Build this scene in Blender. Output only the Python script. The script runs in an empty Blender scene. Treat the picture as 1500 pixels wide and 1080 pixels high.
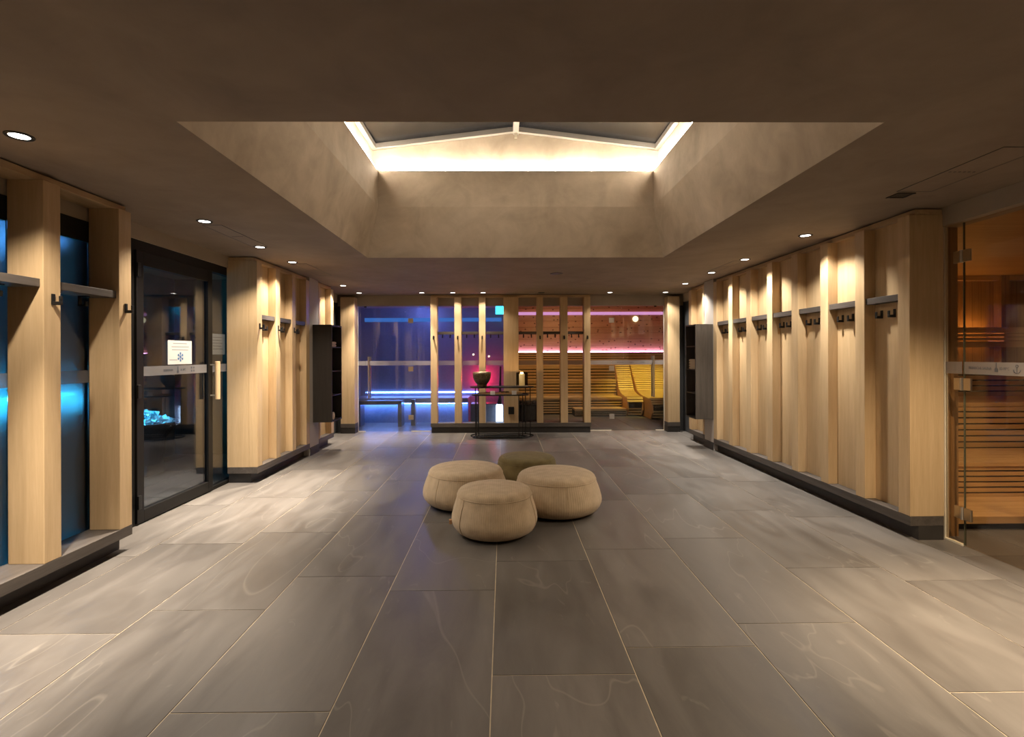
import bpy, bmesh, math, random
from mathutils import Vector, Matrix
R = math.radians
random.seed(7)
scene = bpy.context.scene
COL = scene.collection
H = 2.42          # ceiling height
WORLD = {}        # object name -> world origin of the object

# ------------------------------------------------------------------ mesh builder
class MB:
    def __init__(s): s.bm = bmesh.new()
    def box(s, x0, x1, y0, y1, z0, z1):
        v = [s.bm.verts.new(p) for p in ((x0,y0,z0),(x1,y0,z0),(x1,y1,z0),(x0,y1,z0),(x0,y0,z1),(x1,y0,z1),(x1,y1,z1),(x0,y1,z1))]
        for f in ((0,3,2,1),(4,5,6,7),(0,1,5,4),(1,2,6,5),(2,3,7,6),(3,0,4,7)): s.bm.faces.new([v[i] for i in f])
        return s
    def quad(s, *p):
        s.bm.faces.new([s.bm.verts.new(q) for q in p]); return s
    def prism(s, pts, d):
        d = Vector(d); a = [s.bm.verts.new(p) for p in pts]; b = [s.bm.verts.new(Vector(p)+d) for p in pts]
        n = len(a); s.bm.faces.new(a[::-1]); s.bm.faces.new(b)
        for i in range(n): s.bm.faces.new((a[i], a[(i+1)%n], b[(i+1)%n], b[i]))
        return s
    def tube(s, pts, r, seg=10, closed=False):
        P = [Vector(p) for p in pts]; n = len(P); rings = []
        up = None
        for i in range(n):
            if closed: t = (P[(i+1)%n]-P[i-1]).normalized()
            else: t = (P[min(i+1,n-1)]-P[max(i-1,0)]).normalized()
            ref = Vector((0,0,1)) if abs(t.z) < .9 else Vector((1,0,0))
            u = t.cross(ref).normalized(); w = t.cross(u).normalized()
            rr = r[i] if isinstance(r, (list,tuple)) else r
            rings.append([s.bm.verts.new(P[i]+(u*math.cos(a)+w*math.sin(a))*rr) for a in [2*math.pi*k/seg for k in range(seg)]])
        m = n if closed else n-1
        for i in range(m):
            A, B = rings[i], rings[(i+1)%n]
            for k in range(seg):
                s.bm.faces.new((A[k], A[(k+1)%seg], B[(k+1)%seg], B[k]))
        if not closed:
            s.bm.faces.new(rings[0][::-1]); s.bm.faces.new(rings[-1])
        return s
    def lathe(s, prof, c=(0,0,0), seg=40, sx=1, sy=1, wob=None):
        rings = []
        for r, z in prof:
            if r < 1e-6: rings.append([s.bm.verts.new((c[0],c[1],c[2]+z))])
            else:
                rings.append([s.bm.verts.new((c[0]+sx*r*(1+(wob(a,z) if wob else 0))*math.cos(a), c[1]+sy*r*(1+(wob(a,z) if wob else 0))*math.sin(a), c[2]+z)) for a in [2*math.pi*k/seg for k in range(seg)]])
        for A, B in zip(rings, rings[1:]):
            for k in range(seg):
                k2 = (k+1)%seg
                if len(A) == 1 and len(B) == 1: continue
                if len(A) == 1: s.bm.faces.new((A[0], B[k2], B[k]))
                elif len(B) == 1: s.bm.faces.new((A[k], A[k2], B[0]))
                else: s.bm.faces.new((A[k], A[k2], B[k2], B[k]))
        if len(rings[0]) > 1: s.bm.faces.new(rings[0][::-1])
        if len(rings[-1]) > 1: s.bm.faces.new(rings[-1])
        return s
    def build(s, name, mat, parent=None, origin=None, bevel=0, smooth=False, seg=2):
        bm = s.bm
        bmesh.ops.recalc_face_normals(bm, faces=bm.faces)
        if parent is not None: org = WORLD[parent.name]
        elif origin is not None: org = Vector(origin)
        else:
            xs = [v.co for v in bm.verts]
            mn = [min(c[i] for c in xs) for i in range(3)]; mx = [max(c[i] for c in xs) for i in range(3)]
            org = Vector(((mn[0]+mx[0])/2, (mn[1]+mx[1])/2, mn[2]))
        bmesh.ops.translate(bm, verts=bm.verts, vec=-org)
        me = bpy.data.meshes.new(name); bm.to_mesh(me); bm.free()
        if smooth: me.polygons.foreach_set('use_smooth', [True]*len(me.polygons))
        o = bpy.data.objects.new(name, me); COL.objects.link(o)
        if mat: me.materials.append(mat)
        if parent is not None: o.parent = parent
        else: o.location = org
        WORLD[o.name] = org
        if bevel:
            m = o.modifiers.new('bevel', 'BEVEL'); m.width = bevel; m.segments = seg; m.limit_method = 'ANGLE'
        return o

def box(*a): return MB().box(*a)
def empty(name, loc):
    o = bpy.data.objects.new(name, None); COL.objects.link(o); o.location = loc
    o.empty_display_size = .1; WORLD[o.name] = Vector(loc); return o
def thing(name, label, cat, loc, group=None):
    o = empty(name, loc); return tag(o, label, cat, group)
def tag(o, label, cat, group=None):
    o['label'] = label; o['category'] = cat
    if group: o['group'] = group
    return o
def struct(o): o['kind'] = 'structure'; return o
ORD = ['first','second','third','fourth','fifth','sixth','seventh','eighth','ninth','tenth']

# ------------------------------------------------------------------ materials
MATS = {}
def newmat(name):
    m = bpy.data.materials.new(name); m.use_nodes = True; m.node_tree.nodes.clear()
    return m, m.node_tree.nodes, m.node_tree.links
def node(N, t, **k):
    n = N.new(t)
    for a, b in k.items():
        if a in n.inputs.keys() if hasattr(n.inputs,'keys') else False: n.inputs[a].default_value = b
        else: setattr(n, a, b)
    return n
def c4(c): return (c[0], c[1], c[2], 1)
def ramp(N, stops):
    r = N.new('ShaderNodeValToRGB'); e = r.color_ramp.elements
    while len(e) < len(stops): e.new(.5)
    for i, (p, c) in enumerate(stops): e[i].position = p; e[i].color = c4(c)
    return r
def simple(name, col, rough=.5, metal=0, spec=.5, noise=0, nscale=8, bump=0, bscale=60):
    m, N, L = newmat(name)
    out = N.new('ShaderNodeOutputMaterial'); b = N.new('ShaderNodeBsdfPrincipled'); L.new(b.outputs[0], out.inputs[0])
    b.inputs['Base Color'].default_value = c4(col); b.inputs['Roughness'].default_value = rough
    b.inputs['Metallic'].default_value = metal; b.inputs['Specular IOR Level'].default_value = spec
    tc = N.new('ShaderNodeTexCoord')
    if noise:
        n = node(N, 'ShaderNodeTexNoise'); n.inputs['Scale'].default_value = nscale; n.inputs['Detail'].default_value = 5
        L.new(tc.outputs['Object'], n.inputs['Vector'])
        r = ramp(N, [(.3, [c*(1-noise) for c in col]), (.7, [min(1,c*(1+noise)) for c in col])])
        L.new(n.outputs[0], r.inputs[0]); L.new(r.outputs[0], b.inputs['Base Color'])
    if bump:
        n2 = N.new('ShaderNodeTexNoise'); n2.inputs['Scale'].default_value = bscale; n2.inputs['Detail'].default_value = 4
        L.new(tc.outputs['Object'], n2.inputs['Vector'])
        bp = N.new('ShaderNodeBump'); bp.inputs['Strength'].default_value = bump; bp.inputs['Distance'].default_value = .01
        L.new(n2.outputs[0], bp.inputs['Height']); L.new(bp.outputs[0], b.inputs['Normal'])
    return m
def emis(name, col, s):
    m, N, L = newmat(name); out = N.new('ShaderNodeOutputMaterial'); e = N.new('ShaderNodeEmission')
    e.inputs[0].default_value = c4(col); e.inputs[1].default_value = s; L.new(e.outputs[0], out.inputs[0]); return m
def wood(name, c1, c2, axis='z', scale=1.0, rough=.45, planks=0, knots=False, knotcol=(.09,.03,.012), plank_axis='x'):
    """streaky timber; the grain runs along axis; planks = board width (0: none)"""
    m, N, L = newmat(name)
    out = N.new('ShaderNodeOutputMaterial'); b = N.new('ShaderNodeBsdfPrincipled'); L.new(b.outputs[0], out.inputs[0])
    b.inputs['Roughness'].default_value = rough; b.inputs['Specular IOR Level'].default_value = .35
    tc = N.new('ShaderNodeTexCoord'); oi = N.new('ShaderNodeObjectInfo')
    add = N.new('ShaderNodeVectorMath'); add.operation = 'MULTIPLY_ADD'
    L.new(oi.outputs['Random'], add.inputs[0]); add.inputs[1].default_value = (37, 53, 91); L.new(tc.outputs['Object'], add.inputs[2])
    mp = N.new('ShaderNodeMapping'); L.new(add.outputs[0], mp.inputs[0])
    k = 14*scale; l = .9*scale
    mp.inputs['Scale'].default_value = {'x':(l,k,k),'y':(k,l,k),'z':(k,k,l)}[axis]
    n = N.new('ShaderNodeTexNoise'); n.inputs['Scale'].default_value = 1.6; n.inputs['Detail'].default_value = 7; n.inputs['Roughness'].default_value = .62; n.inputs['Distortion'].default_value = .6
    L.new(mp.outputs[0], n.inputs['Vector'])
    w = N.new('ShaderNodeTexNoise'); w.inputs['Scale'].default_value = 9; w.inputs['Detail'].default_value = 3
    L.new(mp.outputs[0], w.inputs['Vector'])
    mx = N.new('ShaderNodeMath'); mx.operation = 'MULTIPLY_ADD'; L.new(w.outputs[0], mx.inputs[0]); mx.inputs[1].default_value = .35
    sub = N.new('ShaderNodeMath'); sub.operation = 'SUBTRACT'; L.new(n.outputs[0], sub.inputs[0]); sub.inputs[1].default_value = .17
    L.new(sub.outputs[0], mx.inputs[2])
    r = ramp(N, [(.3, c2), (.7, c1)]); L.new(mx.outputs[0], r.inputs[0]); colour = r.outputs[0]
    if planks:
        sep = N.new('ShaderNodeSeparateXYZ'); L.new(tc.outputs['Object'], sep.inputs[0])
        d = N.new('ShaderNodeMath'); d.operation = 'DIVIDE'; L.new(sep.outputs['XYZ'.index(plank_axis.upper())], d.inputs[0]); d.inputs[1].default_value = planks
        fl = N.new('ShaderNodeMath'); fl.operation = 'FLOOR'; L.new(d.outputs[0], fl.inputs[0])
        wn = N.new('ShaderNodeTexWhiteNoise'); wn.noise_dimensions = '1D'; L.new(fl.outputs[0], wn.inputs['W'])
        fr = N.new('ShaderNodeMath'); fr.operation = 'FRACT'; L.new(d.outputs[0], fr.inputs[0])
        gp = N.new('ShaderNodeMath'); gp.operation = 'LESS_THAN'; L.new(fr.outputs[0], gp.inputs[0]); gp.inputs[1].default_value = .035
        mr = N.new('ShaderNodeMapRange'); mr.inputs[3].default_value = .82; mr.inputs[4].default_value = 1.12; L.new(wn.outputs['Value'], mr.inputs[0])
        ml = N.new('ShaderNodeVectorMath'); ml.operation = 'SCALE'; L.new(colour, ml.inputs[0]); L.new(mr.outputs[0], ml.inputs['Scale'])
        mg = N.new('ShaderNodeMix'); mg.data_type = 'RGBA'; L.new(gp.outputs[0], mg.inputs[0]); L.new(ml.outputs[0], mg.inputs[6]); mg.inputs[7].default_value = c4([x*.35 for x in c2])
        colour = mg.outputs[2]
    if knots:
        km = N.new('ShaderNodeMapping'); L.new(tc.outputs['Object'], km.inputs[0])
        km.inputs['Scale'].default_value = (4.6,4.6,6); km.inputs['Rotation'].default_value = (R(90),0,0)
        vo = N.new('ShaderNodeTexVoronoi'); vo.voronoi_dimensions = '2D'; L.new(km.outputs[0], vo.inputs['Vector']); vo.inputs['Scale'].default_value = 1; vo.inputs['Randomness'].default_value = 1
        kr = ramp(N, [(.06, (.9,.9,.9)), (.13, (0,0,0))]); L.new(vo.outputs['Distance'], kr.inputs[0])
        mk = N.new('ShaderNodeMix'); mk.data_type = 'RGBA'; L.new(kr.outputs[0], mk.inputs[0]); L.new(colour, mk.inputs[6]); mk.inputs[7].default_value = c4(knotcol)
        colour = mk.outputs[2]
    L.new(colour, b.inputs['Base Color'])
    bp = N.new('ShaderNodeBump'); bp.inputs['Strength'].default_value = .12; bp.inputs['Distance'].default_value = .004
    L.new(mx.outputs[0], bp.inputs['Height']); L.new(bp.outputs[0], b.inputs['Normal'])
    return m
def glass(name, tint=(.93,.95,.95), base=.045, rough=0.0, reed=0, boost=1.0):
    """thin architectural pane: straight-through transmission plus angle dependent mirror"""
    m, N, L = newmat(name); out = N.new('ShaderNodeOutputMaterial')
    t = N.new('ShaderNodeBsdfTransparent'); t.inputs[0].default_value = c4(tint)
    g = N.new('ShaderNodeBsdfGlossy'); g.inputs['Roughness'].default_value = rough
    lw = N.new('ShaderNodeLayerWeight'); lw.inputs['Blend'].default_value = .5
    p = N.new('ShaderNodeMath'); p.operation = 'POWER'; L.new(lw.outputs['Facing'], p.inputs[0]); p.inputs[1].default_value = 4.5
    a = N.new('ShaderNodeMath'); a.operation = 'MULTIPLY_ADD'; L.new(p.outputs[0], a.inputs[0]); a.inputs[1].default_value = (1-base)*boost; a.inputs[2].default_value = base; a.use_clamp = True
    mx = N.new('ShaderNodeMixShader'); L.new(a.outputs[0], mx.inputs[0]); L.new(t.outputs[0], mx.inputs[1]); L.new(g.outputs[0], mx.inputs[2])
    L.new(mx.outputs[0], out.inputs[0])
    if reed:
        tc = N.new('ShaderNodeTexCoord'); wv = N.new('ShaderNodeTexWave'); wv.bands_direction = 'Y'; wv.inputs['Scale'].default_value = reed
        L.new(tc.outputs['Object'], wv.inputs['Vector'])
        bp = N.new('ShaderNodeBump'); bp.inputs['Strength'].default_value = .25; bp.inputs['Distance'].default_value = .002
        L.new(wv.outputs[1], bp.inputs['Height']); L.new(bp.outputs[0], g.inputs['Normal'])
    return m
def satin(name, tint, rough):
    m, N, L = newmat(name); out = N.new('ShaderNodeOutputMaterial')
    t = N.new('ShaderNodeBsdfRefraction'); t.inputs['Color'].default_value = c4(tint); t.inputs['Roughness'].default_value = rough; t.inputs['IOR'].default_value = 1.3
    t2 = N.new('ShaderNodeBsdfTransparent'); t2.inputs[0].default_value = c4(tint)
    g = N.new('ShaderNodeBsdfGlossy'); g.inputs['Roughness'].default_value = .02
    m0 = N.new('ShaderNodeMixShader'); m0.inputs[0].default_value = .8; L.new(t2.outputs[0], m0.inputs[1]); L.new(t.outputs[0], m0.inputs[2])
    lw = N.new('ShaderNodeLayerWeight'); lw.inputs['Blend'].default_value = .5
    p = N.new('ShaderNodeMath'); p.operation = 'POWER'; L.new(lw.outputs['Facing'], p.inputs[0]); p.inputs[1].default_value = 4.5
    a = N.new('ShaderNodeMath'); a.operation = 'MULTIPLY_ADD'; L.new(p.outputs[0], a.inputs[0]); a.inputs[1].default_value = .9; a.inputs[2].default_value = .05
    mx = N.new('ShaderNodeMixShader'); L.new(a.outputs[0], mx.inputs[0]); L.new(m0.outputs[0], mx.inputs[1]); L.new(g.outputs[0], mx.inputs[2])
    L.new(mx.outputs[0], out.inputs[0]); return m
def film(name, col, a):
    m, N, L = newmat(name); out = N.new('ShaderNodeOutputMaterial')
    t = N.new('ShaderNodeBsdfTransparent'); d = N.new('ShaderNodeBsdfDiffuse'); d.inputs[0].default_value = c4(col)
    tr = N.new('ShaderNodeBsdfTranslucent'); tr.inputs[0].default_value = c4(col)
    m2 = N.new('ShaderNodeMixShader'); m2.inputs[0].default_value = .35; L.new(d.outputs[0], m2.inputs[1]); L.new(tr.outputs[0], m2.inputs[2])
    mx = N.new('ShaderNodeMixShader'); mx.inputs[0].default_value = a; L.new(t.outputs[0], mx.inputs[1]); L.new(m2.outputs[0], mx.inputs[2]); L.new(mx.outputs[0], out.inputs[0])
    return m
def plaster(name, c1, c2, rough=.75):
    m, N, L = newmat(name); out = N.new('ShaderNodeOutputMaterial'); b = N.new('ShaderNodeBsdfPrincipled'); L.new(b.outputs[0], out.inputs[0])
    b.inputs['Roughness'].default_value = rough; b.inputs['Specular IOR Level'].default_value = .3
    tc = N.new('ShaderNodeTexCoord')
    n = N.new('ShaderNodeTexNoise'); n.inputs['Scale'].default_value = 1.5; n.inputs['Detail'].default_value = 6; n.inputs['Roughness'].default_value = .6; n.inputs['Distortion'].default_value = .8
    L.new(tc.outputs['Object'], n.inputs['Vector'])
    n2 = N.new('ShaderNodeTexNoise'); n2.inputs['Scale'].default_value = 3.2; n2.inputs['Detail'].default_value = 7; n2.inputs['Roughness'].default_value = .58; n2.inputs['Distortion'].default_value = .7
    L.new(tc.outputs['Object'], n2.inputs['Vector'])
    a = N.new('ShaderNodeMath'); a.operation = 'MULTIPLY_ADD'; L.new(n2.outputs[0], a.inputs[0]); a.inputs[1].default_value = .45
    s = N.new('ShaderNodeMath'); s.operation = 'MULTIPLY'; L.new(n.outputs[0], s.inputs[0]); s.inputs[1].default_value = .6; L.new(s.outputs[0], a.inputs[2])
    r = ramp(N, [(.34, c2), (.72, c1)]); L.new(a.outputs[0], r.inputs[0]); L.new(r.outputs[0], b.inputs['Base Color'])
    bp = N.new('ShaderNodeBump'); bp.inputs['Strength'].default_value = .12; bp.inputs['Distance'].default_value = .01; L.new(a.outputs[0], bp.inputs['Height']); L.new(bp.outputs[0], b.inputs['Normal'])
    return m
def stone_floor():
    m, N, L = newmat('stone_tile'); out = N.new('ShaderNodeOutputMaterial'); b = N.new('ShaderNodeBsdfPrincipled'); L.new(b.outputs[0], out.inputs[0])
    tc = N.new('ShaderNodeTexCoord'); at = N.new('ShaderNodeAttribute'); at.attribute_name = 'tile_shift'
    add = N.new('ShaderNodeVectorMath'); add.operation = 'MULTIPLY_ADD'
    L.new(at.outputs['Fac'], add.inputs[0]); add.inputs[1].default_value = (61, 47, 23); L.new(tc.outputs['Object'], add.inputs[2])
    rot = N.new('ShaderNodeMapping'); L.new(add.outputs[0], rot.inputs[0]); rot.inputs['Rotation'].default_value = (0,0,R(24)); rot.inputs['Scale'].default_value = (2.6,.7,1)
    n = N.new('ShaderNodeTexNoise'); n.inputs['Scale'].default_value = 2; n.inputs['Detail'].default_value = 8; n.inputs['Roughness'].default_value = .6; n.inputs['Distortion'].default_value = .7
    L.new(rot.outputs[0], n.inputs['Vector'])
    f = N.new('ShaderNodeTexNoise'); f.inputs['Scale'].default_value = 90; f.inputs['Detail'].default_value = 4; L.new(add.outputs[0], f.inputs['Vector'])
    r = ramp(N, [(.28, (.090,.081,.074)), (.5, (.122,.111,.101)), (.75, (.160,.147,.134))]); L.new(n.outputs[0], r.inputs[0])
    # pale scuffs and veins
    sc = N.new('ShaderNodeTexNoise'); sc.inputs['Scale'].default_value = 6; sc.inputs['Detail'].default_value = 4; sc.inputs['Distortion'].default_value = 1.3; L.new(rot.outputs[0], sc.inputs['Vector'])
    sr = ramp(N, [(.66, (0,0,0)), (.80, (.48,.48,.48))]); L.new(sc.outputs[0], sr.inputs[0])
    m1 = N.new('ShaderNodeMix'); m1.data_type = 'RGBA'; L.new(sr.outputs[0], m1.inputs[0]); L.new(r.outputs[0], m1.inputs[6]); m1.inputs[7].default_value = c4((.26,.24,.21))
    vn = N.new('ShaderNodeTexNoise'); vn.inputs['Scale'].default_value = .55; vn.inputs['Detail'].default_value = 3; vn.inputs['Distortion'].default_value = .8; L.new(rot.outputs[0], vn.inputs['Vector'])
    vs = N.new('ShaderNodeMath'); vs.operation = 'SUBTRACT'; L.new(vn.outputs[0], vs.inputs[0]); vs.inputs[1].default_value = .56
    va = N.new('ShaderNodeMath'); va.operation = 'ABSOLUTE'; L.new(vs.outputs[0], va.inputs[0])
    vr = ramp(N, [(.0, (.40,.40,.40)), (.0035, (0,0,0))]); L.new(va.outputs[0], vr.inputs[0])
    m2 = N.new('ShaderNodeMix'); m2.data_type = 'RGBA'; L.new(vr.outputs[0], m2.inputs[0]); L.new(m1.outputs[2], m2.inputs[6]); m2.inputs[7].default_value = c4((.25,.23,.20))
    tv = N.new('ShaderNodeMapRange'); tv.inputs[3].default_value = .82; tv.inputs[4].default_value = 1.15; L.new(at.outputs['Fac'], tv.inputs[0])
    ml = N.new('ShaderNodeVectorMath'); ml.operation = 'SCALE'; L.new(m2.outputs[2], ml.inputs[0]); L.new(tv.outputs[0], ml.inputs['Scale'])
    L.new(ml.outputs[0], b.inputs['Base Color'])
    rr = N.new('ShaderNodeMapRange'); rr.inputs[1].default_value = .3; rr.inputs[2].default_value = .7; rr.inputs[3].default_value = .32; rr.inputs[4].default_value = .48; L.new(n.outputs[0], rr.inputs[0]); L.new(rr.outputs[0], b.inputs['Roughness'])
    b.inputs['Specular IOR Level'].default_value = .34
    mh = N.new('ShaderNodeMath'); mh.operation = 'MULTIPLY_ADD'; L.new(f.outputs[0], mh.inputs[0]); mh.inputs[1].default_value = .25; L.new(sc.outputs[0], mh.inputs[2])
    bp = N.new('ShaderNodeBump'); bp.inputs['Strength'].default_value = .09; bp.inputs['Distance'].default_value = .004; L.new(mh.outputs[0], bp.inputs['Height']); L.new(bp.outputs[0], b.inputs['Normal'])
    return m
def fabric(name, c1, c2):
    m, N, L = newmat(name); out = N.new('ShaderNodeOutputMaterial'); b = N.new('ShaderNodeBsdfPrincipled'); L.new(b.outputs[0], out.inputs[0])
    b.inputs['Roughness'].default_value = .95; b.inputs['Specular IOR Level'].default_value = .15; b.inputs['Sheen Weight'].default_value = .15
    tc = N.new('ShaderNodeTexCoord'); sp = N.new('ShaderNodeSeparateXYZ'); L.new(tc.outputs['Object'], sp.inputs[0])
    at = N.new('ShaderNodeMath'); at.operation = 'ARCTAN2'; L.new(sp.outputs[1], at.inputs[0]); L.new(sp.outputs[0], at.inputs[1])
    # narrow ribs running down the sides and straight over the top
    geo = N.new('ShaderNodeNewGeometry'); sn = N.new('ShaderNodeSeparateXYZ'); L.new(geo.outputs['Normal'], sn.inputs[0])
    top = N.new('ShaderNodeMath'); top.operation = 'GREATER_THAN'; L.new(sn.outputs[2], top.inputs[0]); top.inputs[1].default_value = .75
    s1 = N.new('ShaderNodeMath'); s1.operation = 'MULTIPLY'; L.new(at.outputs[0], s1.inputs[0]); s1.inputs[1].default_value = 120
    s2 = N.new('ShaderNodeMath'); s2.operation = 'MULTIPLY'; L.new(sp.outputs[0], s2.inputs[0]); s2.inputs[1].default_value = 380
    mxx = N.new('ShaderNodeMix'); mxx.data_type = 'FLOAT'; L.new(top.outputs[0], mxx.inputs[0]); L.new(s1.outputs[0], mxx.inputs[2]); L.new(s2.outputs[0], mxx.inputs[3])
    si = N.new('ShaderNodeMath'); si.operation = 'SINE'; L.new(mxx.outputs[0], si.inputs[0])
    n = N.new('ShaderNodeTexNoise'); n.inputs['Scale'].default_value = 14; n.inputs['Detail'].default_value = 6; L.new(tc.outputs['Object'], n.inputs['Vector'])
    ad = N.new('ShaderNodeMath'); ad.operation = 'MULTIPLY_ADD'; L.new(si.outputs[0], ad.inputs[0]); ad.inputs[1].default_value = .07; L.new(n.outputs[0], ad.inputs[2])
    r = ramp(N, [(.25, c2), (.75, c1)]); L.new(ad.outputs[0], r.inputs[0]); L.new(r.outputs[0], b.inputs['Base Color'])
    bp = N.new('ShaderNodeBump'); bp.inputs['Strength'].default_value = .18; bp.inputs['Distance'].default_value = .003; L.new(si.outputs[0], bp.inputs['Height']); L.new(bp.outputs[0], b.inputs['Normal'])
    return m

M = {}
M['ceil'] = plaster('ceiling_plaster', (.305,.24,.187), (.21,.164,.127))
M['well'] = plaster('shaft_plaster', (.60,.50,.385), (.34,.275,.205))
M['header'] = plaster('header_plaster', (.40,.34,.27), (.34,.285,.225))
M['column'] = plaster('column_plaster', (.50,.46,.42), (.45,.41,.37))
M['stone'] = stone_floor()
M['grout'] = simple('grout', (.54,.455,.33), .9, noise=.15, nscale=20)
M['oak'] = wood('oak', (.60,.435,.25), (.50,.35,.19), 'z')
M['oak_h'] = wood('oak_lengthwise', (.55,.40,.23), (.42,.29,.16), 'y')
M['oak_x'] = wood('oak_crosswise', (.55,.40,.23), (.42,.29,.16), 'x')
M['slate_y'] = wood('smoked_oak', (.105,.09,.078), (.06,.05,.043), 'y', rough=.5)
M['slate_x'] = wood('smoked_oak_across', (.105,.09,.078), (.06,.05,.043), 'x', rough=.5)
M['base'] = simple('dark_base', (.035,.031,.028), .55, noise=.2)
M['slatewall'] = simple('slate_panel', (.07,.072,.075), .55, noise=.12, nscale=3)
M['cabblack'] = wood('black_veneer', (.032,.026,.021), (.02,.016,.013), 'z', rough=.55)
M['black'] = simple('black_metal', (.012,.012,.012), .42, metal=.3)
M['blackframe'] = simple('black_frame', (.006,.0055,.005), .5, spec=.3)
M['cab'] = wood('dark_veneer', (.075,.062,.05), (.045,.037,.03), 'z', rough=.5)
M['steel'] = simple('brushed_steel', (.62,.58,.52), .3, metal=1)
M['brass'] = simple('hinge_metal', (.55,.45,.32), .35, metal=1)
M['alu'] = simple('aluminium', (.50,.47,.43), .4, metal=.8)
M['edge'] = simple('pale_profile', (.85,.78,.62), .4)
M['edgegreen'] = simple('glass_edge', (.09,.10,.07), .3)
M['glass'] = glass('clear_glass', (.90,.93,.95))
M['glassdark'] = glass('door_glass', (.80,.84,.88), base=.115, boost=1.0)
M['glassreed'] = satin('window_glass', (.78,.85,.90), .38)
M['bronze'] = glass('bronze_glass', (.97,.93,.87), base=.045)
M['sky'] = glass('skylight_glass', (.75,.78,.8), base=.10)
M['film'] = film('frosted_film', (.50,.46,.43), .42)
M['paper'] = simple('paper', (.80,.77,.74), .8)
M['paperdim'] = simple('grey_paper', (.50,.47,.43), .8)
M['ink'] = simple('ink', (.08,.08,.09), .8)
M['inkgrey'] = simple('grey_ink', (.30,.30,.31), .8)
M['inkblue'] = simple('blue_ink', (.10,.25,.50), .8)
M['beige'] = fabric('beige_ribbed_fabric', (.62,.49,.335), (.47,.36,.24))
M['olive'] = fabric('olive_ribbed_fabric', (.21,.165,.072), (.15,.115,.048))
M['leather'] = simple('tan_leather', (.50,.28,.14), .6)
M['led'] = emis('warm_led', (1,.86,.68), 140)
M['lens'] = emis('lamp_lens', (1,.93,.85), 9)
M['pink'] = emis('pink_led', (.9,.42,1), 22)
M['pinkdim'] = emis('pink_led_soft', (.85,.36,.66), 1.0)
M['blue'] = emis('blue_led', (.16,.32,1), 26)
M['blue2'] = emis('blue_led_low', (.12,.30,1), 75)
M['cobalt'] = emis('cobalt_led', (.045,.19,.62), .9)
M['cyan'] = emis('cyan_led', (.03,.62,1), 7)
M['white'] = emis('cool_white_panel', (.55,.72,1), 6)
M['yellow'] = emis('yellow_fill_glow', (1,.72,.16), 6)
M['amber'] = emis('amber_led', (1,.50,.14), 15)
M['flame'] = emis('flame', (1,.62,.22), 14)
M['wax'] = simple('candle_wax', (.80,.66,.36), .5)
M['wax'].node_tree.nodes['Principled BSDF'].inputs['Emission Color'].default_value = (1,.60,.20,1)
M['wax'].node_tree.nodes['Principled BSDF'].inputs['Emission Strength'].default_value = .28
M['round'] = emis('round_lamp', (1,.86,.52), 2.0)
M['dot'] = emis('warm_dot', (1,.66,.42), 5)
M['tile_dark'] = simple('mosaic_dark', (.10,.10,.12), .3, noise=.1)
M['steamwall'] = simple('steam_mosaic', (.22,.24,.32), .35, noise=.12, nscale=30, bump=.1, bscale=80)
M['steamceil'] = simple('steam_ceiling', (.40,.34,.38), .7)
M['snowwall'] = simple('snow_room_wall', (.30,.36,.42), .5, noise=.2, nscale=4)
M['ice'] = simple('crushed_ice', (.70,.85,.92), .25, bump=.6, bscale=40)
M['pine'] = wood('knotty_pine', (.58,.35,.19), (.48,.27,.13), 'x', scale=.8, planks=.16, plank_axis='z', knots=True)
M['pine_c'] = wood('pine_ceiling', (.60,.32,.14), (.48,.23,.09), 'x', scale=.8, planks=.14, plank_axis='y')
M['slat'] = wood('aspen_slat', (.62,.43,.20), (.50,.33,.14), 'x')
M['slatside'] = wood('bench_cheek', (.60,.33,.13), (.48,.25,.09), 'z')
M['cedar'] = wood('cedar', (.36,.205,.085), (.26,.14,.053), 'z', planks=.11, plank_axis='x')
M['cedar_x'] = wood('cedar_slat', (.54,.335,.15), (.42,.25,.10), 'x')
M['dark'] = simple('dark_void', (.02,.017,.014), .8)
M['stones'] = simple('heater_stones', (.07,.065,.06), .9, noise=.3, bump=.5)
M['bowl'] = simple('bowl_bronze', (.17,.125,.075), .38, metal=.7, noise=.5, nscale=45, bump=.9, bscale=55)
M['towel'] = simple('towel', (.55,.46,.33), .95, bump=.4, bscale=120)
M['panelfill'] = M['ceil']

def spot(name, loc, power, size, blend, col=(1,.80,.58), r=.03, target=(0,0,-1), parent=None):
    d = bpy.data.lights.new(name, 'SPOT'); d.energy = power; d.color = col; d.spot_size = R(size); d.spot_blend = blend; d.shadow_soft_size = r
    o = bpy.data.objects.new(name, d); COL.objects.link(o)
    o.rotation_euler = Vector(target).to_track_quat('-Z','Y').to_euler()
    o.location = Vector(loc) - (WORLD[parent.name] if parent else Vector((0,0,0)))
    if parent: o.parent = parent
    return o
def point(name, loc, power, col, r=.05, parent=None):
    d = bpy.data.lights.new(name, 'POINT'); d.energy = power; d.color = col; d.shadow_soft_size = r
    o = bpy.data.objects.new(name, d); COL.objects.link(o)
    o.location = Vector(loc) - (WORLD[parent.name] if parent else Vector((0,0,0)))
    if parent: o.parent = parent
    return o

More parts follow.
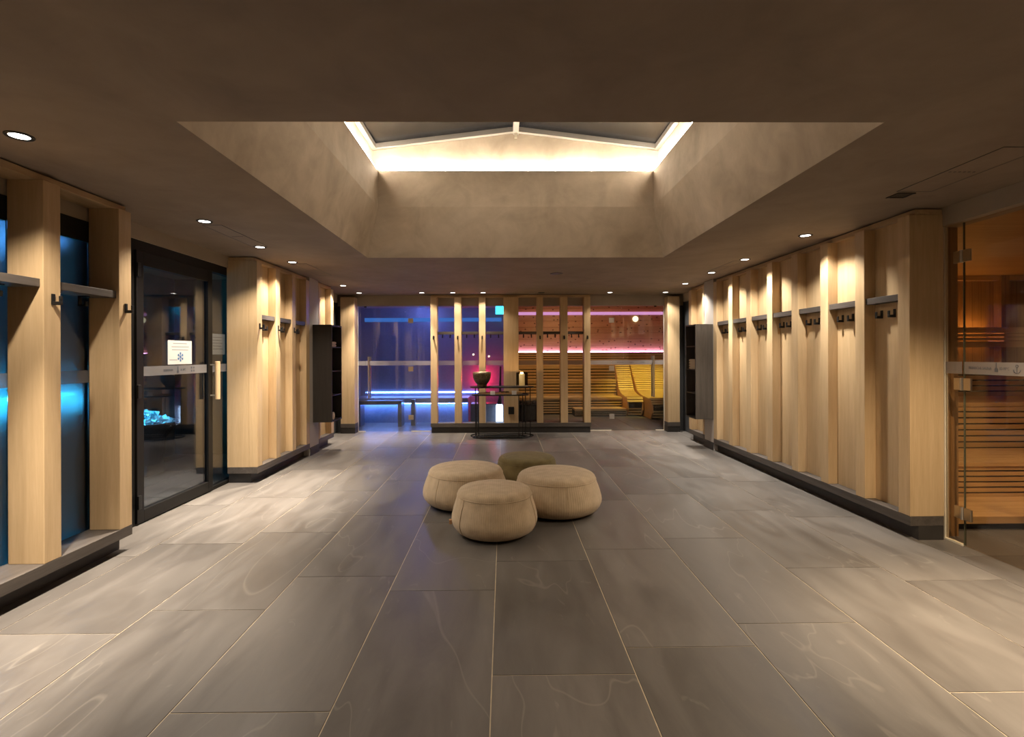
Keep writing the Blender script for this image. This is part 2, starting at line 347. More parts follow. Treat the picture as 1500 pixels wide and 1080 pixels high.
# ------------------------------------------------------------------ floor
YB = -1.6      # wall behind the camera
def make_floor():
    bm = bmesh.new(); lay = bm.faces.layers.float.new('tile_shift')
    w, l, g = .612, 1.198, .0021
    off = {-5:2.30,-4:2.53,-3:2.755,-2:1.962,-1:2.96,0:2.173,1:2.370,2:2.570,3:2.035,4:3.04,5:2.2,6:2.7}
    rnd = random.Random(3)
    def tile(x0,x1,y0,y1):
        b = .0012
        lo = [bm.verts.new(p) for p in ((x0,y0,-.003),(x1,y0,-.003),(x1,y1,-.003),(x0,y1,-.003))]
        hi = [bm.verts.new(p) for p in ((x0+b,y0+b,0),(x1-b,y0+b,0),(x1-b,y1-b,0),(x0+b,y1-b,0))]
        s = rnd.random()
        fs = [bm.faces.new(hi)] + [bm.faces.new((lo[i],lo[(i+1)%4],hi[(i+1)%4],hi[i])) for i in range(4)]
        for f in fs: f[lay] = s; f.material_index = 0
    for k in range(-10, 12):
        x0 = -.055+w*k
        o = off.get(k, 2+rnd.random()); y = o - l*math.ceil((o-YB)/l)
        while y < 13.4:
            tile(x0+g, x0+w-g, y+g, y+l-g); y += l
    f = bm.faces.new([bm.verts.new(p) for p in ((-6.3,YB-1.2,-.0025),(6.9,YB-1.2,-.0025),(6.9,13.9,-.0025),(-6.3,13.9,-.0025))]); f.material_index = 1
    v = [bm.verts.new(p) for p in ((-6.3,YB-1.2,-.05),(6.9,YB-1.2,-.05),(6.9,13.9,-.05),(-6.3,13.9,-.05))]; bm.faces.new(v[::-1]).material_index = 1
    me = bpy.data.meshes.new('floor'); bm.to_mesh(me); bm.free()
    me.materials.append(M['stone']); me.materials.append(M['grout'])
    o = bpy.data.objects.new('floor', me); COL.objects.link(o); WORLD['floor'] = Vector((0,0,0)); struct(o)
make_floor()

# ------------------------------------------------------------------ ceiling with its skylight shaft
OX0, OX1, OY0, OY1 = -1.476, 1.747, 2.33, 5.58
c = MB()
T = 2.62
c.box(-6.2, OX0-.14, YB-.2, 9.12, H, T); c.box(OX1+.14, 6.8, YB-.2, 9.12, H, T)
c.box(OX0-.14, OX1+.14, YB-.2, OY0-.14, H, T); c.box(OX0-.14, OX1+.14, OY1+.14, 9.12, H, T)
for q in (((OX0-.14,OY0-.14,H),(OX1+.14,OY0-.14,H),(OX1,OY0,H),(OX0,OY0,H)), ((OX0-.14,OY1+.14,H),(OX1+.14,OY1+.14,H),(OX1,OY1,H),(OX0,OY1,H)),
          ((OX0-.14,OY0-.14,H),(OX0-.14,OY1+.14,H),(OX0,OY1,H),(OX0,OY0,H)), ((OX1+.14,OY0-.14,H),(OX1+.14,OY1+.14,H),(OX1,OY1,H),(OX1,OY0,H))): c.quad(*q)
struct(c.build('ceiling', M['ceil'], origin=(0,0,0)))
D = .151
def ring(d, z): return [(OX0+d,OY0+d,z),(OX1-d,OY0+d,z),(OX1-d,OY1-d,z),(OX0+d,OY1-d,z)]
Z1, Z2, Z3, ZA = 2.93, 3.314, 3.554, 3.742
w = MB()
rs = [ring(0,H), ring(D,Z1), ring(D,Z2), ring(D-.075,Z2), ring(D-.075,Z3)]
for A, B in zip(rs, rs[1:]):
    for i in range(4): w.quad(A[i], A[(i+1)%4], B[(i+1)%4], B[i])
e = rs[-1]; XM = (OX0+OX1)/2
w.quad(e[0], e[1], (XM, e[0][1], ZA)); w.quad(e[2], e[3], (XM, e[2][1], ZA))
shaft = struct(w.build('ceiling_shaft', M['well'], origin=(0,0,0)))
# light strips lying on the ledge
d = D-.018; r4 = ring(d, Z2)
for i, nm in enumerate(('camera','right','far','left')):
    A, B = Vector(r4[i]), Vector(r4[(i+1)%4]); t = (B-A).normalized(); A += t*.05; B -= t*.05
    n = Vector((-t.y, t.x, 0))*.012
    s = MB().prism([A+n+Vector((0,0,.004)), A-n+Vector((0,0,.004)), B-n+Vector((0,0,.004)), B+n+Vector((0,0,.004))], (0,0,.008))
    tag(s.build('light_strip', M['led']), 'bright warm light strip on the %s ledge of the skylight shaft' % nm, 'light strip', 'light strips of the skylight')
# glazed roof
sk = struct(empty('window_1', (XM, (OY0+OY1)/2, Z3)))
dx = D-.075
ex0, ex1, ey0, ey1 = OX0+dx, OX1-dx, OY0+dx, OY1-dx
sl = (ZA-Z3)/(XM-ex0)
for sgn, xe in ((1, ex0), (-1, ex1)):
    zt = .055
    p = MB().prism([(xe, ey0, Z3+zt), (xe, ey1, Z3+zt), (XM, ey1, ZA+zt), (XM, ey0, ZA+zt)], (0,0,.012)); p.build('pane', M['sky'], sk)
    for yy in (ey0, ey1-.05):
        MB().prism([(xe, yy, Z3), (XM, yy, ZA), (XM, yy, ZA+.055), (xe, yy, Z3+.055)], (0,.05,0)).build('gable_bar', M['alu'], sk, bevel=.003)
    x0, x1 = (xe, xe+.05) if sgn > 0 else (xe-.05, xe)
    box(x0, x1, ey0+.05, ey1-.05, Z3, Z3+.055).build('eaves_bar', M['alu'], sk, bevel=.003)
box(XM-.03, XM+.03, ey0, ey1, ZA-.02, ZA+.05).build('ridge_bar', M['alu'], sk, bevel=.003)
box(XM-.016, XM+.016, ey1-.06, ey1-.05, ZA-.075, ZA+.02).build('bracket', M['edge'], sk)

# ------------------------------------------------------------------ helpers for the oak lining
def hook_mesh(m, p, n, a):
    """small black L hook: plate on the wall, arm, upturned lip; p = plate centre, n = out of wall, a = sideways"""
    p, n, a = Vector(p), Vector(n), Vector(a)
    def b(s0,s1,o0,o1,z0,z1):
        pts = [p+a*s0+n*o0+Vector((0,0,z0)), p+a*s1+n*o0+Vector((0,0,z0)), p+a*s1+n*o1+Vector((0,0,z0)), p+a*s0+n*o1+Vector((0,0,z0))]
        m.prism(pts, (0,0,z1-z0))
    b(-.011,.011,0,.008,-.03,.035); b(-.011,.011,.008,.052,-.03,-.010); b(-.011,.011,.044,.052,-.010,.022)
def post(x0,x1,y0,y1,label,hook=None,group=None,z0=.172,z1=2.372):
    t = thing('wooden_post', label, 'post', ((x0+x1)/2,(y0+y1)/2,z0), group)
    box(x0,x1,y0,y1,z0,z1).build('shaft', M['oak'], t, bevel=.003)
    if hook:
        m = MB(); hook_mesh(m, *hook); m.build('coat_hook', M['black'], t, bevel=.002)['label'] = 'small black L shaped coat hook'
    return t
def plinth(n, x0,x1,y0,y1,inset, mat):
    """dark slab over a set-back base; inset=(dx0,dx1,dy0,dy1)"""
    t = struct(empty('trim_%d' % n, ((x0+x1)/2,(y0+y1)/2,0)))
    box(x0,x1,y0,y1,.102,.172).build('plinth_slab', mat, t, bevel=.003)
    box(x0+inset[0],x1-inset[1],y0+inset[2],y1-inset[3],0,.102).build('plinth_base', M['base'], t)
    return t

# ------------------------------------------------------------------ left wall, near section with windows
FX = -2.63
LY = [2.953-.576*k for k in range(3,-1,-1)] + [3.529]
plinth(1, -2.95, FX, .6, 3.648, (0,.085,0,.01), M['slate_y'])
LL = ['rear oak post of the windowed left wall, behind the camera side', 'oak post left of the frame on the windowed left wall', 'oak post just outside the frame beside the nearest left window',
      'wide oak post between the two blue windows at far left', 'oak post between the blue window and the black framed door']
for i, y in enumerate(LY):
    post(-2.835, FX, y, y+.115, LL[i], ((FX, y+.06, 1.69), (1,0,0), (0,1,0)))
rail = struct(box(-2.835, -2.665, .6, 3.64, 2.372, 2.412).build('trim_2', M['oak_h'], bevel=.003))
sh_lab = ['smoked oak shelf farthest left on the windowed left wall','smoked oak shelf left of the frame on the left wall','smoked oak shelf at left frame edge before the nearest blue window','smoked oak shelf between two oak posts across the second blue window']
for i in range(4):
    y0, y1 = LY[i]+.115, LY[i+1]
    t = thing('coat_shelf', sh_lab[i], 'shelf', (-2.74,(y0+y1)/2,1.758))
    box(-2.825, -2.648, y0, y1, 1.758, 1.805).build('board', M['slate_y'], t, bevel=.002)
    for f in (.25, .72):
        yy = y0+(y1-y0)*f; m = MB()
        m.box(-2.795,-2.735,yy-.011,yy+.011,1.750,1.758).box(-2.795,-2.787,yy-.011,yy+.011,1.69,1.750).box(-2.787,-2.745,yy-.011,yy+.011,1.69,1.700).box(-2.752,-2.744,yy-.011,yy+.011,1.70,1.722)
        m.build('coat_hook', M['black'], t)
for i in range(4):
    y0, y1 = LY[i]+.1, LY[i+1]+.015
    t = struct(empty('window_%d' % (i+2), (-2.86,(y0+y1)/2,.172)))
    box(-2.862,-2.850,y0,y1,.175,2.16).build('pane', M['glassreed'], t)
    box(-2.885,-2.84,y0,y1,2.14,2.28).build('window_frame', M['blackframe'], t)
    box(-2.864,-2.848,y0,y1,1.18,1.265).build('frosted_band', M['film'], t)
struct(box(-2.97,-2.845,-1.6,3.64,2.28,H).build('trim_3', M['header']))
# end return of the near section
struct(box(-2.99,-2.838,3.60,3.655,0,H).build('trim_4', M['blackframe']))
# left wall rear part (behind the camera's view)
struct(box(-3.05,-2.84,YB,.6,0,H).build('wall_rear_left', M['header']))

# ------------------------------------------------------------------ left black door
d1 = struct(empty('door_1', (-2.96,4.65,0)))
lf = MB(); 
X0, X1 = -2.99, -2.935
lf.box(X0,X1,4.125,4.205,.012,2.215).box(X0,X1,5.115,5.19,.012,2.215).box(X0,X1,4.205,5.115,2.10,2.215).box(X0,X1,4.205,5.115,.012,.11)
lf.build('leaf_frame', M['blackframe'], d1, bevel=.003)
box(-2.966,-2.956,4.205,5.115,.11,2.10).build('leaf_pane', M['glassdark'], d1)
fr = MB(); fr.box(-3.02,-2.95,3.655,4.12,0,2.30).box(-3.02,-2.95,4.12,6.0,2.215,2.30).box(-3.02,-2.95,4.12,6.0,-.001,.012).box(-3.02,-2.95,5.195,5.98,.012,.035).box(-3.02,-2.95,5.85,6.0,.012,2.215)
fr.build('door_frame', M['blackframe'], d1, bevel=.002)
box(-2.985,-2.975,5.195,5.85,.035,2.215).build('side_pane', M['glassdark'], d1)
box(-2.954,-2.951,4.205,5.115,1.195,1.275).build('frosted_band', M['film'], d1)
box(-2.974,-2.971,5.195,5.85,1.195,1.275).build('frosted_band', M['film'], d1)
h = MB().tube([(-2.872,5.165,.925),(-2.872,5.165,1.305)], .024, 20)
hd = h.build('door_handle', M['oak'], d1, bevel=.004, smooth=False); hd['label'] = 'round light oak door pull'
for z in (.965, 1.27):
    MB().tube([(-2.935,5.15,z),(-2.885,5.16,z)], .007, 10).build('handle_rod', M['steel'], d1)
for z in (.13, 1.02, 2.0):
    box(-2.935,-2.915,4.115,4.15,z,z+.11).build('hinge', M['black'], d1, bevel=.004)
struct(box(-3.02,-2.935,3.64,6.0,2.30,H).build('trim_5', M['header']))

def text(body, size, loc, rot, mat, name, parent, align='LEFT', sx=.72):
    cu = bpy.data.curves.new(name, 'FONT'); cu.body = body; cu.size = size; cu.align_x = align; cu.extrude = .0004
    tmp = bpy.data.objects.new('tmp', cu); COL.objects.link(tmp)
    dg = bpy.context.evaluated_depsgraph_get(); dg.update()
    me = bpy.data.meshes.new_from_object(tmp.evaluated_get(dg)); bpy.data.objects.remove(tmp); bpy.data.curves.remove(cu)
    o = bpy.data.objects.new(name, me); COL.objects.link(o); me.materials.clear(); me.materials.append(mat)
    o.rotation_euler = rot; o.location = Vector(loc)-(WORLD[parent.name] if parent else Vector((0,0,0)))
    o.scale = (sx,1,1)
    if parent: o.parent = parent
    WORLD[o.name] = Vector(loc); return o
RL = (R(90),0,R(90))      # reads from +x side (on the left wall)
RR = (R(90),0,R(-90))     # reads from -x side (on the right wall)
RB = (R(90),0,0)          # reads from -y side (on the back wall)
text('SCHNEERAUM', .027, (-2.950,4.47,1.226), RL, M['ink'], 'lettering', d1)
text('-5 / -15\u00b0C', .027, (-2.950,4.70,1.226), RL, M['ink'], 'lettering', d1)
def thermo(parent, loc, axis):
    m = MB(); p = Vector(loc); a = Vector(axis); nn = a.cross(Vector((0,0,1)))*.0006
    q = [p+a*(-.012), p+a*.012, p+a*.012+Vector((0,0,.02)), p+a*.004+Vector((0,0,.028)), p+a*.003+Vector((0,0,.06)), p-a*.003+Vector((0,0,.06)), p-a*.004+Vector((0,0,.028)), p-a*.012+Vector((0,0,.02))]
    m.prism([x+nn for x in q], nn*1.5)
    return m.build('thermometer_symbol', M['ink'], parent)
thermo(d1, (-2.950,4.665,1.207), (0,1,0))
m = MB()
for yy, zz in ((4.86,1.242),(4.86,1.212),(4.895,1.242),(4.895,1.212)): m.box(-2.9505,-2.9498,yy,yy+.018,zz,zz+.018)
m.build('pictograms', M['ink'], d1)
# notices
nt = thing('paper_notice', 'white paper notice with blue snowflake taped on the black glass door', 'notice', (-2.952,4.70,1.285))
box(-2.9535,-2.9525,4.53,4.875,1.285,1.50).build('sheet', M['paper'], nt)
for z, a, b in ((1.470,4.60,4.80),(1.440,4.58,4.83),(1.412,4.585,4.82),(1.322,4.55,4.66)):
    box(-2.9524,-2.9522,a,b,z,z+.006).build('print_line', M['inkgrey'], nt)
m = MB()
for k in range(6):
    a = k*math.pi/3+math.pi/6
    dvec = Vector((0,math.cos(a)*1.05,math.sin(a))); cpt = Vector((-2.9522,4.705,1.352))
    m.tube([cpt, cpt+dvec*.042], .0032, 6)
    for f in (.022,.032):
        for s in (-1,1):
            b_ = a+s*math.pi/3.2; m.tube([cpt+dvec*f, cpt+dvec*f+Vector((0,math.cos(b_),math.sin(b_)))*.013], .0026, 6)
sf = m.build('snowflake', M['inkblue'], nt); sf['label'] = 'blue snowflake symbol'
n2 = thing('paper_notice', 'dull grey paper notice behind the fixed pane beside the door pull', 'notice', (-2.99,5.37,1.37))
box(-2.992,-2.990,5.25,5.52,1.375,1.59).build('sheet', M['paperdim'], n2)
for k in range(5): box(-2.9899,-2.9897,5.29,5.47-.02*(k%2),1.55-.03*k,1.555-.03*k).build('print_line', M['ink'], n2)

# ------------------------------------------------------------------ left wall, oak section beyond the door
def bays(side, fx, px, ys, ends, mat_panel, posts_lab, shelf_lab, shelves=True, panel_name='wall'):
    """posts with front face at fx, panel at px; side=+1: panel faces +x (left wall)"""
    for i, y in enumerate(ys):
        x0, x1 = sorted((px if i or side > 0 else 3.205, fx))
        post(x0, x1, y, y+.112, posts_lab[i], ((fx, y+.056, 1.675), (side,0,0), (0,1,0)) if side > 0 and i < len(ys)-1 else None)
    if shelves:
        for i in range(len(ys)-1):
            y0, y1 = ys[i]+.112, ys[i+1]
            t = thing('coat_shelf', shelf_lab[i], 'shelf', ((fx+px)/2,(y0+y1)/2,1.758))
            x0, x1 = sorted((px, fx-side*.012)); box(x0,x1,y0,y1,1.758,1.808).build('board', M['slate_y'], t, bevel=.002)
            L_ = y1-y0
            for yy in ((y0+.13, y0+L_-.13) if side > 0 else (y1-.075, y1-.21)):
                m = MB(); hook_mesh(m, (px, yy, 1.672), (side,0,0), (0,1,0)); m.build('coat_hook', M['black'], t, bevel=.002)
L2 = [5.486,5.940,6.392,6.845]
plinth(4+2, -2.95, FX, 5.486, 6.962, (.0,.085,.03,.0), M['slate_y'])
struct(box(-2.95,-2.72,5.486,6.962,.172,2.372).build('wall_left', M['oak']))
bays(1, FX, -2.72, L2, None, None,
     ['broad oak end post right beside the black glass door']+['%s oak post beyond the black glass door on the left wall' % o for o in ('second','third')]+['last oak post before the left black cabinet'],
     ['smoked oak shelf in the first oak bay beyond the black door','smoked oak shelf in the middle oak bay on the left wall','smoked oak shelf in the oak bay nearest the left black cabinet'])
struct(box(-2.95,-2.665,5.49,6.95,2.372,2.412).build('trim_7', M['oak_h'], bevel=.003))
# column, last section and recess on the left
struct(box(-2.95,FX-.002,6.964,7.294,0,H).build('wall_pier_left', M['column']))
struct(box(FX-.0019,FX+.006,6.964,7.294,0,.11).build('baseboard_left', M['base']))
plinth(8, -2.95, FX, 7.296, 7.937, (0,.085,0,.02), M['slate_y'])
struct(box(-2.95,-2.72,7.296,7.937,.172,2.372).build('wall_left_far', M['oak']))
post(-2.72, FX, 7.30, 7.36, 'narrow oak batten against the grey pier behind left cabinet')
post(-2.72, FX, 7.822, 7.937, 'oak post at the far end of the left wall behind the cabinet')
struct(box(-2.95,-2.665,7.296,7.937,2.372,2.412).build('trim_9', M['oak_h'], bevel=.003))
struct(box(-3.05,-2.95,6.0,9.14,0,H).build('wall_left_recess', M['slatewall']))
struct(box(-2.95,-2.90,7.937,8.95,2.28,H).build('trim_10', M['header']))

# ------------------------------------------------------------------ right wall
GX = 2.955; GP = 3.046
RY = [3.697,4.165,4.639,5.117,5.605,6.099,6.593,7.08]
plinth(11, GX, 3.20, 3.697, 7.192, (.06,0,.0,0), M['slate_y'])
struct(box(GP,3.20,3.81,7.192,.172,2.372).build('wall_right', M['oak']))
rl = ['oak post at the near end of the right wall beside the sauna glass'] + ['%s oak post on the right wall counting from the sauna glass' % o for o in ORD[1:7]] + ['oak post beside the right dark cabinet']
sl_ = ['smoked oak shelf in the %s bay from the sauna glass' % o for o in ORD[:6]] + ['smoked oak shelf in the bay beside the right dark cabinet']
bays(-1, GX, GP, RY, None, None, rl, sl_)
struct(box(3.0,3.20,3.70,7.19,2.372,2.412).build('trim_12', M['oak_h'], bevel=.003))
struct(box(GX+.002,3.20,7.194,7.52,0,H).build('wall_pier_right', M['column']))
struct(box(GX-.006,GX+.0019,7.194,7.52,0,.11).build('baseboard_right', M['base']))
plinth(14, GX, 3.20, 7.522, 8.15, (.06,0,0,.02), M['slate_y'])
struct(box(GP,3.20,7.522,8.15,.172,2.372).build('wall_right_far', M['oak']))
post(GX, GP, 7.525, 7.585, 'narrow oak batten against the grey pier behind right cabinet')
post(GX, GP, 8.036, 8.148, 'oak post at the far end of the right wall behind the cabinet')
struct(box(3.0,3.20,7.522,8.15,2.372,2.412).build('trim_15', M['oak_h'], bevel=.003))
struct(box(3.20,3.30,3.80,9.14,0,H).build('wall_right_recess', M['slatewall']))
struct(box(3.15,3.20,8.15,8.95,2.28,H).build('trim_16', M['header']))

# ------------------------------------------------------------------ hanging cabinets with open shelves
def cabinet(wx, ox, y0, y1, label, cm):
    """carcass from wall wx out to ox, open on the ox side"""
    z0, z1 = .44, 1.785; s = 1 if ox > wx else -1
    t = thing('open_cabinet', label, 'cabinet', ((wx+ox)/2,(y0+y1)/2,z0))
    k = .018; a, b = sorted((wx, ox))
    box(a,b,y0,y0+k,z0,z1).build('side_panel', cm, t, bevel=.001); box(a,b,y1-k,y1,z0,z1).build('side_panel', cm, t, bevel=.001)
    box(a,b,y0+k,y1-k,z1-k,z1).build('top_panel', cm, t); box(a,b,y0+k,y1-k,z0,z0+k).build('bottom_panel', cm, t)
    p0, p1 = sorted((wx, wx+s*.012)); box(p0,p1,y0+k,y1-k,z0+k,z1-k).build('back_panel', M['black'], t)
    for i in range(1,4):
        z = z0+(z1-z0)*i/4+.02; q0, q1 = sorted((wx+s*.012, ox-s*.006)); box(q0,q1,y0+k,y1-k,z,z+.012).build('shelf', cm, t)
    return [z0+.018]+[z0+(z1-z0)*i/4+.032 for i in range(1,4)]
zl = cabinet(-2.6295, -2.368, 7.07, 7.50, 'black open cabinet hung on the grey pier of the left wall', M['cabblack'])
zr = cabinet(2.9545, 2.705, 7.20, 7.60, 'dark brown open cabinet hung on the grey pier of the right wall', M['cab'])
def towel(x0,x1,y0,y1,z,n,label,group):
    for i in range(n):
        o = MB(); hh = .036
        pts = []
        cy = (y0+y1)/2; ry = (y1-y0)/2
        for k in range(20):
            a = 2*math.pi*k/20; ca, sa = math.cos(a), math.sin(a)
            pts.append((x0, cy+ry*math.copysign(abs(ca)**.5, ca), z+i*hh+hh/2+hh/2*math.copysign(abs(sa)**.7, sa)))
        o.prism(pts, (x1-x0,0,0))
        tag(o.build('folded_towel', M['towel'], bevel=.004), label[i], 'towel', group)
towel(-2.56,-2.38,7.12,7.30,zl[3],2,['lower folded beige towel on the top shelf in the left black cabinet','upper folded beige towel on the top shelf in the left black cabinet'],'towels in the left cabinet')
m = MB().tube([(-2.60,7.20,zl[0]+.055),(-2.385,7.20,zl[0]+.055)], .055, 24)
tag(m.build('rolled_towel', M['towel'], bevel=.01), 'rolled beige towel in the bottom compartment of the left black cabinet', 'towel')
towel(2.72,2.90,7.235,7.50,zr[2],4,['%s folded beige towel of the stack in the right dark cabinet' % q for q in ('bottom','second lowest','second highest','top')],'towels in the right cabinet')

# ------------------------------------------------------------------ right sauna door (frameless glass)
dr = struct(empty('door_2', (3.24,2.9,0)))
GXg = 3.24
box(GXg-.006,GXg+.006,3.575,3.715,.012,2.291).build('side_pane', M['bronze'], dr)
box(GXg-.006,GXg+.006,2.62,3.565,.008,2.28).build('leaf_pane', M['bronze'], dr)
box(GXg-.006,GXg+.006,-1.0,2.61,.012,2.291).build('side_pane', M['bronze'], dr)
box(GXg-.0065,GXg+.0065,3.5655,3.5695,.008,2.28).build('pane_edge', M['edgegreen'], dr)
e = MB(); e.box(GXg-.012,GXg+.012,3.715,3.728,0,2.29); e.build('edge_profile', M['edge'], dr)
e = MB(); e.box(GXg-.012,GXg+.012,3.575,3.715,0,.012); e.build('floor_profile', M['edge'], dr)
box(GXg-.009,GXg-.0065,2.62,3.56,1.215,1.30).build('frosted_band', M['film'], dr)
box(GXg-.009,GXg-.0065,3.58,3.713,1.215,1.30).build('frosted_band', M['film'], dr)
for z in (.19, 1.10, 2.0):
    hp = MB(); hp.box(GXg-.022,GXg-.006,3.582,3.632,z,z+.085).box(GXg-.022,GXg-.006,3.50,3.556,z,z+.085)
    ho = hp.build('hinge', M['brass'], dr, bevel=.003)
    MB().tube([(GXg-.018,3.569,z-.002),(GXg-.018,3.569,z+.087)], .011, 14).build('hinge_pin', M['steel'], ho)
text('FINNISCHE SAUNA', .027, (GXg-.0092,3.525,1.25), RR, M['ink'], 'lettering', dr)
thermo(dr, (GXg-.0095,3.325,1.237), (0,-1,0))
text('80-90\u00b0C', .027, (GXg-.0092,3.305,1.25), RR, M['ink'], 'lettering', dr)
m = MB(); cc = Vector((GXg-.0096,3.19,1.262))
m.tube([cc+Vector((0,.022*math.cos(R(a)),-.008+.022*math.sin(R(a)))) for a in range(180,361,20)], .0024, 6)
m.tube([cc+Vector((0,0,-.03)), cc+Vector((0,0,.008))], .0024, 6)
m.tube([cc+Vector((0,.008*math.cos(R(a)),.016+.008*math.sin(R(a)))) for a in range(0,360,30)], .002, 6, closed=True)
m.build('anchor_symbol', M['ink'], dr)
text('8-15 MIN', .027, (GXg-.0092,3.145,1.25), RR, M['ink'], 'lettering', dr)
struct(box(GXg-.04,GXg+.12,-1.0,3.75,2.29,H).build('trim_17', M['header']))
struct(box(3.20,3.40,YB,-1.0,0,H).build('wall_rear_right', M['header']))

# ------------------------------------------------------------------ sauna behind the right glass
def slats(m, x0,x1,y0,y1,z0,z1,n,gap, axis='z'):
    hgt = (z1-z0-(n-1)*gap)/n if axis == 'z' else (y1-y0-(n-1)*gap)/n
    for i in range(n):
        if axis == 'z': m.box(x0,x1,y0,y1,z0+i*(hgt+gap),z0+i*(hgt+gap)+hgt)
        else: m.box(x0,x1,y0+i*(hgt+gap),y0+i*(hgt+gap)+hgt,z0,z1)
    return m
SX0, SX1 = 3.31, 6.6
struct(box(3.252,3.375,3.77,3.80,0,2.40).build('wall_sauna_return', M['cedar']))
struct(box(SX0,SX1,6.20,6.26,0,2.42).build('wall_sauna_back', M['cedar']))
struct(box(SX1,SX1+.06,-1.0,6.26,0,2.42).build('wall_sauna_side', M['cedar']))
struct(box(3.40,SX1+.06,-1.06,-1.0,0,2.42).build('wall_sauna_front', M['cedar']))
struct(box(3.305,SX1,-1.0,6.2,2.30,2.40).build('ceiling_sauna', M['cedar_x']))
for k, (x,yc) in enumerate(((5.99,6.14),)):
    struct(box(x,x+.10,6.10,6.198,0,2.298).build('trim_18', M['cedar']))
struct(box(SX0,SX1,6.12,6.198,2.24,2.299).build('trim_19', M['cedar_x']))
st = thing('sauna_step', 'low slatted wooden step inside the sauna on the right', 'step', (4.9,4.15,0))
m = MB(); slats(m, SX0,6.55,3.88,4.42,.055,.108,4,.006,'y'); m.build('tread_slats', M['cedar_x'], st)
box(SX0,6.55,3.93,4.42,0,.054).build('kick_board', M['dark'], st)
bn = thing('sauna_bench', 'lower slatted bench of the right sauna with slatted front', 'bench', (4.7,4.75,0))
m = MB(); slats(m, SX0,6.55,4.43,4.455,.10,.37,6,.014); m.build('riser_slats', M['cedar_x'], bn)
m = MB(); slats(m, SX0,6.55,4.42,5.10,.372,.405,6,.008,'y'); m.build('seat_slats', M['cedar_x'], bn)
box(SX0,6.55,4.50,5.1,.0,.365).build('carcass', M['dark'], bn)
bn = thing('sauna_bench', 'upper slatted bench of the right sauna beneath the backrest', 'bench', (4.7,5.5,0))
m = MB(); slats(m, SX0,6.55,5.13,5.155,.41,.82,7,.016); m.build('riser_slats', M['cedar_x'], bn)
m = MB(); slats(m, SX0,6.55,5.12,5.9,.822,.862,7,.008,'y'); m.build('seat_slats', M['cedar_x'], bn)
box(SX0,6.55,5.2,5.9,.0,.81).build('carcass', M['dark'], bn)
br = thing('bench_backrest', 'lower slatted backrest above the upper bench in right sauna', 'backrest', (4.7,5.95,.864))
m = MB(); slats(m, SX0,6.55,5.92,5.945,.862,1.16,5,.018); m.box(6.2,6.25,5.945,6.199,1.0,1.05).box(3.5,3.55,5.945,6.199,1.0,1.05); m.build('back_slats', M['cedar_x'], br)
box(SX0,6.55,6.0,6.02,.864,1.16).build('backing', M['dark'], br)
br = thing('sauna_headrest', 'slatted headrest board glowing along its top edge in right sauna', 'headrest', (4.7,6.0,1.42))
m = MB(); m.box(SX0,6.15,5.98,6.0,1.60,1.665).box(SX0,6.15,5.98,6.0,1.555,1.59).box(SX0,6.15,5.98,6.0,1.51,1.545).box(SX0,6.15,5.98,6.0,1.43,1.50).box(SX0+.2,SX0+.25,6.0,6.199,1.45,1.6).box(5.92,5.96,6.0,6.199,1.45,1.6); m.build('board_slats', M['cedar_x'], br)
box(SX0+.3,5.88,6.08,6.11,1.64,1.652).build('light_strip', M['amber'], br)
sl1 = thing('sauna_fill_lamp', 'small warm fill lamp added out of view inside the right sauna', 'lamp', (6.53,2.6,2.1))  # added lamp, out of view, that lifts the light inside this sauna
MB().lathe([(0,0),(.06,.01),(.08,.06),(.06,.11),(0,.12)], (6.53,2.6,2.1), 20).build('shade', M['wax'], sl1)
point('bulb', (6.2,2.6,2.05), 12, (1,.62,.30), .06, sl1)

step_fill = thing('downlight', 'small added fill lamp out of view over the right sauna step', 'ceiling light', (4.7,3.5,2.30))  # fitting added out of view just to brighten the step and floor
MB().lathe([(0,-.004),(.04,-.004),(.05,-.002),(.05,.001),(0,.001)], (4.7,3.5,2.299), 20).build('lens', M['lens'], step_fill)
spot('beam', (4.7,3.5,2.285), 130, 95, .8, (1,.74,.45), .03, (-.18,.28,-1), step_fill)

# ------------------------------------------------------------------ back wall
BY = 8.92
def backpost(x0,x1,label,hook=False,group=None):
    return post(x0,x1,BY,9.10,label,(((x0+x1)/2,BY,1.66),(0,-1,0),(1,0,0)) if hook else None,group)
for x0,x1,lab,k in ((-2.837,-2.594,'oak post left of the blue glass door, by the left corner',20),(2.865,3.074,'oak post right of the yellow lit sauna door, by the right corner',21)):
    post(x0,x1,BY+.0,9.12,lab)
    plinth(k, x0-.004,x1+.004,BY-.004,9.12,(0,0,.012,0), M['slate_x'])
plinth(22, -1.277, 1.52, BY, 9.14, (.01,.01,.03,0), M['slate_x'])
backpost(-1.275,-1.163,'oak post at the right edge of the blue glass door',True)
backpost(-.86,-.741,'second oak post right of the blue glass door',True)
backpost(-.433,-.32,'oak post rising directly behind the bowl',True)
wide = post(-.005,.257,BY,9.10,'wide oak post in the middle of the back wall with black socket')
so = MB().box(.075,.175,BY-.012,BY,.325,.455); so = so.build('socket', M['black'], wide, bevel=.004); so['label'] = 'black double socket plate'
backpost(.576,.685,'oak post just right of the lit candle',True)
backpost(.989,1.114,'middle oak post in front of the back sauna windows',True)
backpost(1.401,1.512,'oak post at the left edge of the yellow lit sauna door',True)
struct(box(-1.277,1.52,8.985,9.10,2.372,2.412).build('trim_23', M['oak_x'], bevel=.003))
bs = [(-1.163,-.86,'pale shelf in the back bay nearest the blue glass door'),(-.741,-.433,'pale shelf in the back bay left of the bowl post'),(-.32,-.005,'pale shelf in the back bay right of the bowl post'),
      (.257,.576,'dark shelf in the back bay behind the candle'),(.685,.989,'dark shelf in the middle bay before the back sauna'),(1.114,1.401,'dark shelf in the bay nearest the yellow lit door')]
